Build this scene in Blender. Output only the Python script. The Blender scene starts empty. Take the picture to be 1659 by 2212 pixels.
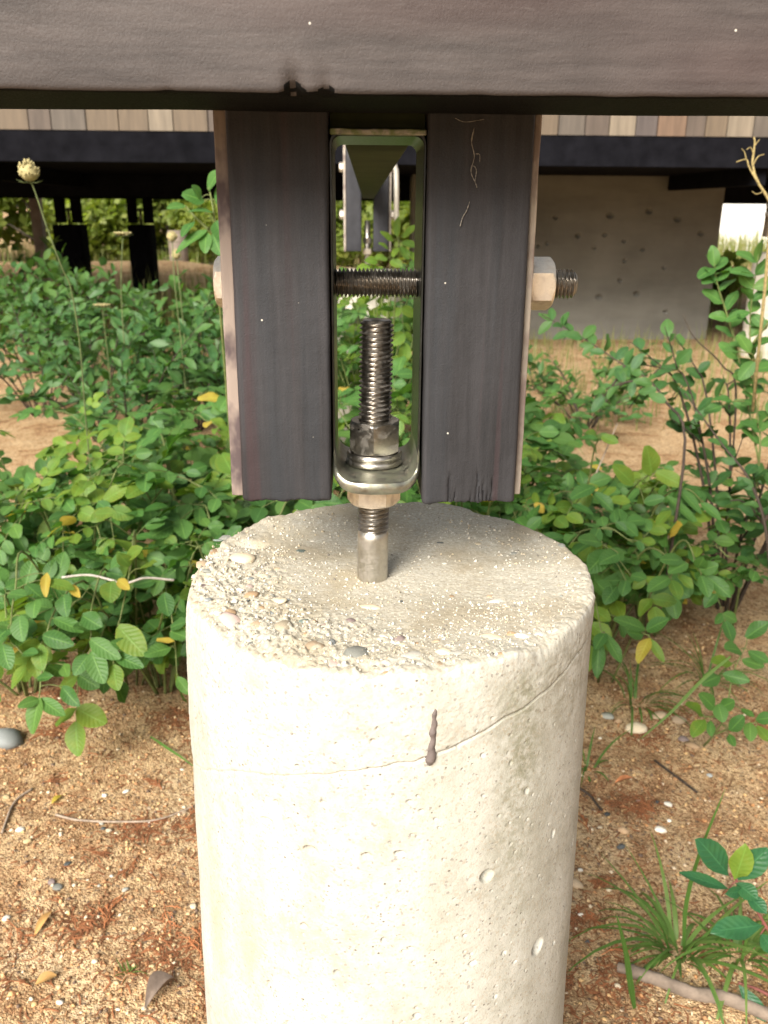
import bpy, bmesh, math, random
import numpy as np
from mathutils import Vector, Matrix
RAD = math.radians
scene = bpy.context.scene
COL = scene.collection

# ------------------------------------------------------------------ camera
cam_d = bpy.data.cameras.new('camera')
cam = bpy.data.objects.new('camera', cam_d); COL.objects.link(cam)
scene.camera = cam
_p, _y, _r = RAD(19.5), RAD(1.7), RAD(.45)
_f = Vector((math.sin(_y)*math.cos(_p), math.cos(_y)*math.cos(_p), -math.sin(_p)))
_right = Vector((math.cos(_y), -math.sin(_y), 0)); _up = _right.cross(_f)
_R = _right*math.cos(_r) + _up*math.sin(_r); _U = _up*math.cos(_r) - _right*math.sin(_r)
_m = Matrix.Identity(4)
for i in range(3):
    _m[i][0], _m[i][1], _m[i][2] = _R[i], _U[i], -_f[i]
_m.translation = (-.0085, -.5875, .95)
cam.matrix_world = _m
cam_d.sensor_fit = 'VERTICAL'; cam_d.sensor_height = 36; cam_d.sensor_width = 27; cam_d.lens = 36*1843/2212
cam_d.clip_start = .02; cam_d.clip_end = 6000
cam_d.dof.use_dof = True; cam_d.dof.focus_distance = .575; cam_d.dof.aperture_fstop = 15.5

# ------------------------------------------------------------------ sky, sun, exposure
SUN_EL, SUN_AZ = 36, 209          # degrees; azimuth clockwise from +Y, behind the camera and to the left
w = bpy.data.worlds.new('World'); scene.world = w; w.use_nodes = True
nt = w.node_tree; nt.nodes.clear()
sky = nt.nodes.new('ShaderNodeTexSky'); sky.sky_type = 'NISHITA'; sky.sun_disc = False
sky.sun_elevation = RAD(SUN_EL); sky.sun_rotation = RAD(SUN_AZ)
sky.air_density = 1.6; sky.dust_density = 6; sky.ozone_density = .6
hs = nt.nodes.new('ShaderNodeHueSaturation'); hs.inputs['Saturation'].default_value = .3
bg = nt.nodes.new('ShaderNodeBackground'); bg.inputs['Strength'].default_value = .07
wo = nt.nodes.new('ShaderNodeOutputWorld')
nt.links.new(sky.outputs[0], hs.inputs['Color']); nt.links.new(hs.outputs[0], bg.inputs[0]); nt.links.new(bg.outputs[0], wo.inputs[0])
sd = bpy.data.lights.new('sun', 'SUN'); sd.energy = 3.0; sd.angle = RAD(30); sd.color = (1, .945, .85)
sun = bpy.data.objects.new('sun', sd); COL.objects.link(sun)
az = RAD(SUN_AZ); el = RAD(SUN_EL)
to_sun = Vector((math.sin(az)*math.cos(el), math.cos(az)*math.cos(el), math.sin(el)))
sun.rotation_euler = to_sun.to_track_quat('Z', 'Y').to_euler(); sun.location = to_sun*20
vs = scene.view_settings
vs.view_transform = 'Standard'; vs.look = 'None'; vs.gamma = 1; vs.exposure = 1.28; vs.use_curve_mapping = False
scene.cycles.diffuse_bounces = 2; scene.cycles.max_bounces = 8; scene.cycles.transmission_bounces = 3

# ------------------------------------------------------------------ noise
def _hash(ix, iy, iz, s):
    h = (ix.astype(np.int64)*374761393 + iy.astype(np.int64)*668265263 + iz.astype(np.int64)*2147483647 + s*1274126177) & 0xffffffff
    h = ((h ^ (h >> 13))*1274126177) & 0xffffffff
    h = ((h ^ (h >> 16))*2246822519) & 0xffffffff
    return ((h ^ (h >> 15)) & 0xffff)/32767.5 - 1
def noise(P, scale, seed=0):
    P = np.asarray(P, float)*scale
    i = np.floor(P); f = P - i; f = f*f*(3 - 2*f); i = i.astype(np.int64)
    out = 0
    for dx in (0, 1):
        for dy in (0, 1):
            for dz in (0, 1):
                wgt = (f[:, 0] if dx else 1 - f[:, 0])*(f[:, 1] if dy else 1 - f[:, 1])*(f[:, 2] if dz else 1 - f[:, 2])
                out = out + wgt*_hash(i[:, 0] + dx, i[:, 1] + dy, i[:, 2] + dz, seed)
    return out
def fbm(P, scale, octv=4, seed=0):
    r = 0; a = 1.; t = 0
    for k in range(octv):
        r = r + a*noise(P, scale*2**k, seed + k*17); t += a; a *= .5
    return r/t

# ------------------------------------------------------------------ object helpers
def tag(o, label=None, cat=None, group=None, kind=None):
    if label: o['label'] = label
    if cat: o['category'] = cat
    if group: o['group'] = group
    if kind: o['kind'] = kind
    return o
def empty(name, loc=(0, 0, 0)):
    o = bpy.data.objects.new(name, None); o.location = loc; o.empty_display_size = .05
    COL.objects.link(o); return o
def link(name, me, mat=None, parent=None):
    if mat is not None and not me.materials: me.materials.append(mat)
    o = bpy.data.objects.new(name, me); COL.objects.link(o)
    if parent: 
        o.parent = parent; o.location = -Vector(parent.location) if parent.parent is None else (0, 0, 0)
    return o
def mesh(name, V, F, smooth=True, sharp=None):
    me = bpy.data.meshes.new(name)
    me.from_pydata([tuple(map(float, v)) for v in V], [], [tuple(map(int, f)) for f in F])
    me.validate(); 
    if smooth:
        me.polygons.foreach_set('use_smooth', [True]*len(me.polygons))
        if sharp: me.set_sharp_from_angle(angle=RAD(sharp))
    me.update(); return me
def grid_faces(nu, nv, wrap_u=False):
    u = np.arange(nu if wrap_u else nu - 1); v = np.arange(nv - 1)
    U, V = np.meshgrid(u, v); U = U.ravel(); V = V.ravel(); U2 = (U + 1) % nu
    return np.stack([V*nu + U, V*nu + U2, (V + 1)*nu + U2, (V + 1)*nu + U], 1)
def fast_mesh(name, V, F, smooth=True):
    """quads or tris given as arrays"""
    V = np.ascontiguousarray(V, dtype=np.float32); F = np.ascontiguousarray(F, dtype=np.int32)
    me = bpy.data.meshes.new(name); k = F.shape[1]
    me.vertices.add(len(V)); me.vertices.foreach_set('co', V.ravel())
    me.loops.add(F.size); me.loops.foreach_set('vertex_index', F.ravel())
    me.polygons.add(len(F)); me.polygons.foreach_set('loop_start', np.arange(0, F.size, k, dtype=np.int32))
    me.polygons.foreach_set('loop_total', np.full(len(F), k, dtype=np.int32))
    me.update(calc_edges=True); me.validate()
    if smooth: me.polygons.foreach_set('use_smooth', np.ones(len(F), dtype=bool))
    return me
class MB:
    def __init__(s): s.V = []; s.F = []; s.n = 0
    def add(s, V, F):
        s.V.append(np.asarray(V, float)); s.F += [tuple(int(i) + s.n for i in f) for f in F]; s.n += len(V)
    def tube(s, pts, r, n=6, cap=True):
        pts = [Vector(p) for p in pts]
        if not hasattr(r, '__len__'): r = [r]*len(pts)
        V = []; up = Vector((.13, .21, 1)).normalized()
        for i, p in enumerate(pts):
            d = (pts[min(i + 1, len(pts) - 1)] - pts[max(i - 1, 0)]).normalized()
            a = d.cross(up)
            if a.length < .05: a = d.cross(Vector((1, 0, 0)))
            a.normalize(); b = d.cross(a)
            for k in range(n):
                t = 2*math.pi*k/n; V.append(p + (a*math.cos(t) + b*math.sin(t))*r[i])
        F = [tuple(f) for f in grid_faces(n, len(pts), True)]
        if cap: F += [tuple(range(n))[::-1], tuple(range((len(pts) - 1)*n, len(pts)*n))]
        s.add(V, F)
    def box(s, x0, x1, y0, y1, z0, z1):
        V = [(x, y, z) for z in (z0, z1) for y in (y0, y1) for x in (x0, x1)]
        s.add(V, [(0, 2, 3, 1), (4, 5, 7, 6), (0, 1, 5, 4), (2, 6, 7, 3), (0, 4, 6, 2), (1, 3, 7, 5)])
    def build(s, name, mat, parent=None, smooth=True, sharp=None):
        return link(name, mesh(name, np.concatenate(s.V), s.F, smooth, sharp), mat, parent)
def spline(pts, n):
    """Catmull-Rom through pts"""
    P = [Vector(p) for p in pts]; P = [P[0]*2 - P[1]] + P + [P[-1]*2 - P[-2]]; out = []
    m = len(P) - 3
    for k in range(n + 1):
        u = k/n*m; i = min(int(u), m - 1); t = u - i
        a, b, c, d = P[i:i + 4]
        out.append(.5*((2*b) + (c - a)*t + (2*a - 5*b + 4*c - d)*t*t + (3*b - 3*c + d - a)*t**3))
    return out
def bar(wu, wv, rad, segs, ends, npc=4, nside=8, endr=None):
    """rounded rectangular bar; local axis w from ends[0] to ends[1]; returns (V local uvw, F)"""
    prof = []
    cs = [(wu/2 - rad, wv/2 - rad, 0), (-wu/2 + rad, wv/2 - rad, 90), (-wu/2 + rad, -wv/2 + rad, 180), (wu/2 - rad, -wv/2 + rad, 270)]
    for q, (cu, cv, a0) in enumerate(cs):
        arc = [(cu + rad*math.cos(RAD(a0 + 90*k/npc)), cv + rad*math.sin(RAD(a0 + 90*k/npc))) for k in range(npc + 1)]
        prof += arc
        nx = cs[(q + 1) % 4]; st = (nx[0] + rad*math.cos(RAD(nx[2])), nx[1] + rad*math.sin(RAD(nx[2])))
        for k in range(1, nside): prof.append((arc[-1][0] + (st[0] - arc[-1][0])*k/nside, arc[-1][1] + (st[1] - arc[-1][1])*k/nside))
    prof = np.array(prof); n = len(prof); er = endr or rad*.7
    rows = []
    W0, W1 = ends
    def ring(wv_, inset):
        h = np.array([max(1 - inset/(wu/2), 0), max(1 - inset/(wv/2), 0)]); pp = prof*h
        rows.append(np.column_stack([pp, np.full(n, wv_)]))
    for t in (90, 60, 30): ring(W0 + er*(1 - math.sin(RAD(t))), er*(1 - math.cos(RAD(t))))
    for w_ in np.linspace(W0 + er, W1 - er, segs): ring(w_, 0)
    for t in (30, 60, 90): ring(W1 - er*(1 - math.sin(RAD(t))), er*(1 - math.cos(RAD(t))))
    V = np.concatenate(rows); F = [tuple(f) for f in grid_faces(n, len(rows), True)]
    F += [tuple(range(n))[::-1], tuple(range((len(rows) - 1)*n, len(rows)*n))]
    return V, F

# ------------------------------------------------------------------ materials
class NT:
    def __init__(s, name):
        s.m = bpy.data.materials.new(name); s.m.use_nodes = True; s.t = s.m.node_tree; s.t.nodes.clear()
        s.out = s.t.nodes.new('ShaderNodeOutputMaterial')
        s.b = s.n('ShaderNodeBsdfPrincipled'); s.l(s.b.outputs[0], s.out.inputs[0])
    def n(s, typ, **kw):
        x = s.t.nodes.new(typ)
        for k, v in kw.items(): setattr(x, k, v)
        return x
    def l(s, a, b): s.t.links.new(a, b)
    def set(s, node, **kw):
        for k, v in kw.items():
            i = node.inputs[k.replace('_', ' ')]
            if hasattr(v, 'is_linked'): s.l(v, i)
            else: i.default_value = v if not (isinstance(v, tuple) and len(v) == 3 and i.type == 'RGBA') else (*v, 1)
        return node
    def coord(s, kind='Object', scale=(1, 1, 1), rot=(0, 0, 0), loc=(0, 0, 0)):
        c = s.n('ShaderNodeTexCoord'); m = s.n('ShaderNodeMapping')
        m.inputs['Scale'].default_value = scale; m.inputs['Rotation'].default_value = rot; m.inputs['Location'].default_value = loc
        s.l(c.outputs[kind], m.inputs[0]); return m.outputs[0]
    def noise(s, vec, scale, detail=4, rough=.55, dist=0):
        x = s.n('ShaderNodeTexNoise'); s.set(x, Scale=scale, Detail=detail, Roughness=rough, Distortion=dist); s.l(vec, x.inputs['Vector']); return x.outputs['Fac']
    def voro(s, vec, scale, out='Distance', feat='F1', rnd=1.):
        x = s.n('ShaderNodeTexVoronoi', feature=feat); s.set(x, Scale=scale, Randomness=rnd); s.l(vec, x.inputs['Vector']); return x.outputs[out]
    def ramp(s, fac, stops, interp='LINEAR'):
        r = s.n('ShaderNodeValToRGB'); r.color_ramp.interpolation = interp; e = r.color_ramp.elements
        while len(e) > 1: e.remove(e[-1])
        for i, (p, c) in enumerate(stops):
            x = e[0] if i == 0 else e.new(p)
            x.position = p; x.color = (*c, 1) if isinstance(c, tuple) else (c, c, c, 1)
        s.l(fac, r.inputs[0]); return r.outputs[0]
    def mix(s, fac, a, b, mode='MIX'):
        x = s.n('ShaderNodeMix', data_type='RGBA', blend_type=mode)
        for sock, v in ((x.inputs[0], fac), (x.inputs[6], a), (x.inputs[7], b)):
            if hasattr(v, 'is_linked'): s.l(v, sock)
            else: sock.default_value = (*v, 1) if isinstance(v, tuple) else v
        return x.outputs[2]
    def math(s, op, a, b=0., clamp=False):
        x = s.n('ShaderNodeMath', operation=op, use_clamp=clamp)
        for sock, v in ((x.inputs[0], a), (x.inputs[1], b)):
            if hasattr(v, 'is_linked'): s.l(v, sock)
            else: sock.default_value = v
        return x.outputs[0]
    def bump(s, h, strength=.3, dist=.001, prev=None):
        b = s.n('ShaderNodeBump'); s.set(b, Strength=strength, Distance=dist); s.l(h, b.inputs['Height'])
        if prev: s.l(prev, b.inputs['Normal'])
        s.l(b.outputs[0], s.b.inputs['Normal']); return b.outputs[0]

def mat_paint(name, base, grain_rot, wear=0., scuff=0.):
    """dark wood stain / paint over timber; grain runs along the object's long axis"""
    s = NT(name); sc = grain_rot
    v = s.coord('Object', sc); vi = s.coord('Object')
    g = s.noise(v, 190, 5, .65); big = s.noise(vi, 9, 3); fine = s.noise(vi, 900, 2)
    c0 = tuple(x*.58 for x in base); c1 = tuple(x*1.42 for x in base)
    c = s.ramp(s.math('ADD', s.math('MULTIPLY', g, .5), s.math('MULTIPLY', big, .5)), [(.35, c0), (.65, c1)])
    if wear:
        wn = s.noise(s.coord('Object', (sc[0]*.9, sc[1]*.9, sc[2]*.35), loc=(.7, .2, .4)), 22, 3)
        c = s.mix(s.ramp(wn, [(.56, 0.), (.74, wear)]), c, (base[0]*1.8, base[1]*1.05, base[2]*1.0))
    if sc[2] < .2:
        vs_ = s.coord('Object', (1, 1, .02)); c = s.mix(s.ramp(s.noise(vs_, 55, 3), [(.54, 0.), (.62, .55)]), c, (base[0]*1.7, base[1]*.95, base[2]*.95)); c = s.mix(s.ramp(s.noise(s.coord('Object', (1, 1, .03), loc=(.31, .2, 0)), 75, 3), [(.50, 0.), (.66, .5)]), c, (base[0]*.8, base[1]*1.0, base[2]*1.1))
    if scuff:
        sn = s.noise(s.coord('Object', (9, 14, 42), rot=(0, .5, 0)), 3.2, 6, .65, .4)
        c = s.mix(s.ramp(sn, [(.62, 0.), (.78, scuff)]), c, tuple(x*1.9 for x in base))
    sp = s.voro(vi, 42, 'Distance'); c = s.mix(s.ramp(sp, [(0.0, .9), (.022, .9), (.034, 0.)]), c, (.55, .52, .45))
    s.set(s.b, Base_Color=c, Roughness=s.ramp(fine, [(.3, .58), (.7, .78)])); s.b.inputs['Specular IOR Level'].default_value = .28
    h = s.math('ADD', s.math('MULTIPLY', g, .8), s.math('MULTIPLY', s.noise(vi, 260, 4), .9))
    b1 = s.bump(h, .34, .0007); pit = s.math('ADD', fine, s.math('MULTIPLY', s.ramp(s.voro(vi, 300), [(0., 0.), (.12, 1.)]), .8)); s.bump(pit, .45, .0005, b1)
    return s.m
def mat_rawwood(name, light, dark, axis):
    s = NT(name); v = s.coord('Object', axis)
    g = s.noise(v, 90, 5, .65); p = s.noise(s.coord('Object', tuple(.2*a + .3 for a in axis)), 60, 4, .6)
    c = s.mix(s.ramp(p, [(.45, 0.), (.58, 1.)]), s.ramp(g, [(.3, tuple(x*.7 for x in light)), (.7, light)]), dark)
    s.set(s.b, Base_Color=c, Roughness=.75); s.bump(g, .5, .0008); return s.m
def mat_steel(name, col, rough, grime, grime_amt=.5, metal=1., algae=0., scale=120):
    s = NT(name); v = s.coord('Object')
    n = s.noise(v, scale, 5, .6); n2 = s.noise(v, scale*4, 4, .6)
    gm = s.ramp(n, [(.5 - .0, 0.), (.66, grime_amt)])
    c = s.mix(gm, s.ramp(n2, [(.3, tuple(x*.8 for x in col)), (.7, col)]), grime)
    M = s.math('SUBTRACT', metal, s.math('MULTIPLY', gm, .8))
    if algae:
        a = s.ramp(s.noise(v, scale*.8, 4, .6, .5), [(.40, 0.), (.58, algae)])
        c = s.mix(a, c, (.10, .13, .035)); M = s.math('SUBTRACT', M, a, True)
    s.set(s.b, Base_Color=c, Metallic=M, Roughness=s.math('ADD', s.math('MULTIPLY', n2, .25), rough - .1)); s.bump(n2, .15, .0003); return s.m
def mat_plain(name, col, rough=.7, var=.25, scale=40, bump=.2, bd=.001, objrand=False, spec=.3):
    s = NT(name); v = s.coord('Object'); n = s.noise(v, scale, 5, .6)
    c = s.ramp(n, [(.3, tuple(x*(1 - var) for x in col)), (.7, tuple(x*(1 + var) for x in col))])
    if objrand:
        oi = s.n('ShaderNodeObjectInfo'); hsv = s.n('ShaderNodeHueSaturation')
        s.l(s.math('ADD', s.math('MULTIPLY', oi.outputs['Random'], .7), .65), hsv.inputs['Value']); s.l(c, hsv.inputs['Color']); c = hsv.outputs[0]
    s.set(s.b, Base_Color=c, Roughness=rough); s.b.inputs['Specular IOR Level'].default_value = spec
    s.bump(n, bump, bd); return s.m
def mat_leaf(name, cols, edge, trans=.35, per='obj', rough=.48):
    """cols: list of greens picked per leaf; edge: colour towards the margin"""
    s = NT(name)
    if per == 'obj':
        oi = s.n('ShaderNodeObjectInfo'); rnd = oi.outputs['Random']
    else:
        g = s.n('ShaderNodeNewGeometry'); rnd = g.outputs['Random Per Island']
    n = len(cols); c = s.ramp(rnd, [(i/(n - 1), col) for i, col in enumerate(cols)])
    uv = s.n('ShaderNodeUVMap'); uv.uv_map = 'UVMap'; sep = s.n('ShaderNodeSeparateXYZ'); s.l(uv.outputs[0], sep.inputs[0])
    U, Vv = sep.outputs[0], sep.outputs[1]          # along the blade 0..1, across -1..1 (stored as 0..1)
    a = s.math('ABSOLUTE', s.math('SUBTRACT', s.math('MULTIPLY', Vv, 2.), 1.))
    mid = s.ramp(a, [(0., 1.), (.09, 0.)])
    vein = s.math('SINE', s.math('MULTIPLY', s.math('SUBTRACT', U, s.math('MULTIPLY', a, .22)), 48.))
    vm = s.math('MULTIPLY', s.ramp(vein, [(.82, 0.), (1., 1.)]), .09)
    vn = s.noise(s.coord('Object'), 2.2 if per == 'obj' else 60, 4)
    c = s.mix(s.ramp(vn, [(.5, 0.), (.8, .45)]), c, edge)
    c = s.mix(s.math('MULTIPLY', s.ramp(a, [(.72, 0.), (1., 1.)]), .35), c, edge)
    c = s.mix(s.math('MAXIMUM', s.math('MULTIPLY', mid, .5), vm), c, tuple(min(x*2.0 + .02, .6) for x in cols[-1]))
    s.set(s.b, Base_Color=c, Roughness=rough); s.b.inputs['Specular IOR Level'].default_value = .35
    hgt = s.math('SUBTRACT', s.math('MULTIPLY', vein, -.3), mid)
    s.bump(hgt, .15, .02 if per == 'obj' else .0005)
    tr = s.n('ShaderNodeBsdfTranslucent'); tc = s.mix(1., c, (1.25, 1.35, .55), 'MULTIPLY'); s.l(tc, tr.inputs[0])
    mx = s.n('ShaderNodeMixShader'); mx.inputs[0].default_value = trans
    s.l(s.b.outputs[0], mx.inputs[1]); s.l(tr.outputs[0], mx.inputs[2]); s.l(mx.outputs[0], s.out.inputs[0]); return s.m

M = {}
M['beam'] = mat_paint('lit_beam_paint', (.054, .0455, .043), (.09, 1, 1), .35, .9)
M['beamshade'] = mat_paint('shaded_beam_paint', (.008, .008, .008), (.09, 1, 1), 0., 0.)  # beam paint darkened to near black, painting in the shade
for _n in M['beamshade'].node_tree.nodes:
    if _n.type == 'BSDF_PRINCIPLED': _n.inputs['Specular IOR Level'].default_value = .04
M['post'] = mat_paint('post_paint', (.027, .026, .0285), (1, 1, .05), .5, .12)
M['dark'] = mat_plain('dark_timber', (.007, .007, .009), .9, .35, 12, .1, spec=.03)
M['darkpost'] = mat_plain('dark_post_paint', (.028, .028, .033), .6, .3, 25, .1)
M['edgeL'] = mat_rawwood('bare_board', (.30, .235, .195), (.075, .052, .052), (1, 1, .06))
M['edgeR'] = mat_rawwood('weathered_board', (.46, .40, .33), (.22, .17, .15), (1, 1, .05))
M['rod'] = mat_steel('threaded_steel', (.40, .37, .33), .30, (.03, .025, .02), .5)
M['nut'] = mat_steel('nut_steel', (.50, .47, .42), .30, (.05, .04, .03), .6)
M['zinc'] = mat_steel('yellow_zinc', (.86, .79, .68), .36, (.20, .12, .06), .45, .85)
M['strap'] = mat_steel('dark_glossy_strap', (.022, .024, .020), .30, (.02, .02, .016), .5, .35)
M['shank'] = mat_steel('shank_steel', (.56, .53, .47), .36, (.16, .12, .09), .5)
M['brk'] = mat_steel('bracket_steel', (.30, .295, .25), .34, (.13, .085, .05), .6, .95, .3)
M['algae'] = mat_steel('algae_steel', (.35, .33, .27), .5, (.07, .07, .045), .8, .6, .9, 160)
M['joist'] = mat_plain('algae_joist', (.030, .036, .014), .85, .5, 20, .2)
def mat_clad(name, col):
    s = NT(name); g = s.noise(s.coord('Object', (1, 1, .1)), 40, 4)
    s.set(s.b, Base_Color=s.ramp(g, [(.3, tuple(x*.75 for x in col)), (.7, tuple(x*1.15 for x in col))]), Roughness=.75); s.bump(g, .3, .002); return s.m
def mat_wallconcrete():
    s = NT('wall_concrete'); v = s.coord('Object'); n = s.noise(v, 3, 5, .6); b = s.noise(s.coord('Object', (.6, 1, 2.2)), 3, 5)
    c = s.ramp(s.math('ADD', s.math('MULTIPLY', n, .5), s.math('MULTIPLY', b, .5)), [(.35, (.120, .113, .096)), (.65, (.19, .180, .156))])
    s.set(s.b, Base_Color=c, Roughness=.9); s.bump(b, .3, .01); return s.m
M['cwall'] = mat_wallconcrete()
M['farpier'] = mat_plain('far_pier_concrete', (.40, .37, .31), .9, .2, 30, .3)

def mat_concrete():
    s = NT('pier_concrete'); v = s.coord('Object')
    c = s.n('ShaderNodeTexCoord'); sep = s.n('ShaderNodeSeparateXYZ'); s.l(c.outputs['Object'], sep.inputs[0])
    big = s.noise(v, 14, 4, .6); mid = s.noise(v, 90, 5, .65); fine = s.noise(v, 700, 3, .6)
    base = s.ramp(s.math('ADD', s.math('MULTIPLY', big, .55), s.math('MULTIPLY', mid, .45)), [(.36, (.325, .315, .265)), (.50, (.425, .416, .368)), (.66, (.50, .495, .452))])
    # sand grains in the paste
    vc = s.voro(v, 620, 'Color'); sc = s.n('ShaderNodeSeparateColor'); s.l(vc, sc.inputs[0])
    base = s.mix(s.ramp(sc.outputs[0], [(.80, 0.), (.94, .6)]), base, (.36, .31, .24))
    base = s.mix(s.ramp(sc.outputs[1], [(.965, 0.), (.98, .7)]), base, (.22, .20, .18))
    base = s.mix(s.ramp(sc.outputs[2], [(.88, 0.), (.95, .5)]), base, (.50, .465, .40))
    # pores
    po = s.voro(v, 190); por = s.ramp(po, [(.0, .9), (.11, .8), (.18, 0.)])
    pn = s.ramp(s.noise(v, 55, 3), [(.57, 0.), (.62, 1.)]); por = s.math('MULTIPLY', por, pn)
    base = s.mix(por, base, (.12, .105, .085))
    # lichen / damp staining on the worn cap: brown-green blotches on the top face
    geo = s.n('ShaderNodeNewGeometry'); sn_ = s.n('ShaderNodeSeparateXYZ'); s.l(geo.outputs['True Normal'], sn_.inputs[0]); topm = s.math('MULTIPLY', s.ramp(sep.outputs[2], [(.655, 0.), (.675, 1.)]), s.ramp(sn_.outputs[2], [(.3, 0.), (.6, 1.)]))
    base = s.mix(s.math('MULTIPLY', topm, s.ramp(s.noise(v, 9, 4, .6), [(.3, .55), (.7, .9)])), base, s.mix(s.ramp(s.noise(v, 420, 3), [(.4, 0.), (.6, 1.)]), (.315, .275, .205), (.46, .42, .34)))
    tz = s.math('MULTIPLY', topm, s.ramp(s.noise(s.coord('Object', loc=(.3, .1, 0)), 17, 4, .6), [(.46, 0.), (.66, .65)]))
    base = s.mix(tz, base, (.285, .235, .155))
    # green-grey run-off streak down the right front of the shaft
    ang = s.math('ARCTAN2', sep.outputs[1], s.math('SUBTRACT', sep.outputs[0], .013))    # -pi/2 is the front
    st = 0
    wob = s.math('MULTIPLY', s.math('SUBTRACT', s.noise(v, 12, 3), .5), .35)
    aw = s.math('ADD', ang, wob)
    def band(center, wd):
        d = s.math('ABSOLUTE', s.math('SUBTRACT', aw, center)); return s.ramp(s.math('DIVIDE', d, wd), [(0., 1.), (1., 0.)])
    zb = s.ramp(sep.outputs[2], [(.45, .15), (.56, .7), (.62, 1.), (.675, .9), (.69, 0.)])
    stain = s.math('MULTIPLY', band(-.98, .20), zb)
    stain = s.math('MULTIPLY', stain, s.ramp(s.noise(v, 160, 4, .65), [(.38, .1), (.62, 1.)]))
    base = s.mix(s.math('MULTIPLY', stain, .85, True), base, (.17, .165, .10))
    st2 = s.math('MULTIPLY', band(-.72, .5), s.ramp(sep.outputs[2], [(.60, 0.), (.645, 1.), (.682, 1.), (.69, 0.)]))
    st2 = s.math('MULTIPLY', st2, s.ramp(s.noise(v, 110, 5, .7), [(.42, 0.), (.62, .75)]))
    base = s.mix(st2, base, (.22, .20, .14))
    fs = s.ramp(s.noise(s.coord('Object', (1, 1, .06)), 38, 4, .6), [(.50, 0.), (.66, .40)])
    base = s.mix(s.math('MULTIPLY', fs, s.ramp(sep.outputs[0], [(.0, .25), (.13, 1.)])), base, (.30, .285, .235))
    # warm tan water marks on the left
    tan = s.math('MULTIPLY', s.ramp(s.noise(s.coord('Object', (1, 1, .12)), 26, 3), [(.5, 0.), (.68, .5)]), s.ramp(sep.outputs[0], [(-.12, 1.), (-.02, 0.)]))
    base = s.mix(tan, base, (.37, .315, .215))
    s.set(s.b, Base_Color=base, Roughness=.93); s.b.inputs['Specular IOR Level'].default_value = .2
    h = s.math('ADD', s.math('MULTIPLY', s.noise(v, 500, 4, .75), .6), s.math('SUBTRACT', s.math('MULTIPLY', fine, .6), s.math('MULTIPLY', por, 1.2)))
    s.bump(h, .55, .001); return s.m
M['conc'] = mat_concrete()

def mat_sand():
    s = NT('sand'); v = s.coord('Object')
    big = s.noise(v, 5.5, 5, .65, .6); mid = s.noise(v, 24, 5, .62)
    pat = s.math('ADD', s.math('MULTIPLY', big, .62), s.math('MULTIPLY', mid, .38))
    base = s.ramp(pat, [(.38, (.17, .078, .040)), (.44, (.36, .20, .105)), (.50, (.56, .385, .22)), (.61, (.68, .52, .33))])
    def cells(scale, amt):
        vn = s.n('ShaderNodeTexVoronoi'); s.set(vn, Scale=scale); s.l(v, vn.inputs['Vector']); sc = s.n('ShaderNodeSeparateColor'); s.l(vn.outputs['Color'], sc.inputs[0]); return vn.outputs['Distance'], sc
    d1, c1 = cells(230., 1); d2, c2 = cells(480., 1)
    base = s.mix(s.math('MULTIPLY', s.ramp(c1.outputs[0], [(.62, 0.), (.84, .8)]), s.ramp(pat, [(.40, .25), (.52, 1.)])), base, (.62, .45, .25))
    base = s.mix(s.ramp(c1.outputs[1], [(.62, 0.), (.86, .9)]), base, (.12, .060, .030))
    base = s.mix(s.ramp(c1.outputs[2], [(.95, 0.), (.97, .9)]), base, (.08, .075, .075))
    base = s.mix(.38, base, s.mix(s.ramp(c2.outputs[0], [(.25, 0.), (.8, 1.)]), (.17, .078, .032), (.60, .41, .21)))
    s.set(s.b, Base_Color=base, Roughness=.95); s.b.inputs['Specular IOR Level'].default_value = .12
    h = s.math('ADD', s.math('MULTIPLY', c1.outputs[1], -.35), s.math('SUBTRACT', s.math('MULTIPLY', mid, .5), s.math('ADD', s.math('MULTIPLY', d1, .5), s.math('MULTIPLY', d2, .5))))
    s.bump(h, .9, .0045); return s.m
M['sand'] = mat_sand()
PEBC = dict(w=(.62, .58, .50), y=(.50, .38, .21), c=(.55, .46, .33), t=(.36, .27, .18), g=(.24, .24, .21), p=(.26, .20, .185), k=(.06, .065, .065), b=(.27, .285, .28), o=(.40, .27, .16), r=(.42, .32, .28), e=(.13, .16, .14))
for k, c in PEBC.items(): M['peb_' + k] = mat_plain('pebble_' + k, c, .6, .18, 160, .3, .001, True)
def mat_gravel():
    s = NT('gravel_grains'); g = s.n('ShaderNodeNewGeometry')
    c = s.ramp(g.outputs['Random Per Island'], [(0., (.54, .38, .21)), (.2, (.36, .19, .085)), (.4, (.56, .36, .165)), (.55, (.22, .11, .05)), (.72, (.62, .50, .35)), (.80, (.44, .22, .09)), (.92, (.13, .085, .06)), (1., (.58, .44, .28))], 'CONSTANT')
    s.set(s.b, Base_Color=c, Roughness=.75); return s.m
M['gravel'] = mat_gravel()
ROSE = [(.044, .126, .027), (.064, .164, .036), (.086, .195, .043), (.054, .143, .036), (.104, .205, .038)]
M['rose'] = mat_leaf('rose_leaf', ROSE, (.075, .155, .030))
M['rosey'] = mat_leaf('rose_leaf_pale', [(.115, .215, .030), (.165, .26, .034), (.100, .20, .036)], (.24, .27, .035), .42)
M['yel'] = mat_leaf('yellowed_leaf', [(.42, .33, .05), (.50, .36, .06), (.38, .34, .05)], (.36, .20, .05), .4)
M['lance'] = mat_leaf('dark_narrow_leaf', [(.036, .105, .030), (.054, .138, .036), (.074, .162, .038), (.044, .120, .038)], (.095, .17, .038), .35)
M['rosej'] = mat_leaf('leaf_joined', [(.042, .115, .028), (.068, .15, .034), (.092, .18, .038), (.055, .128, .034)], (.075, .150, .032), .35, 'island')
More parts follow.
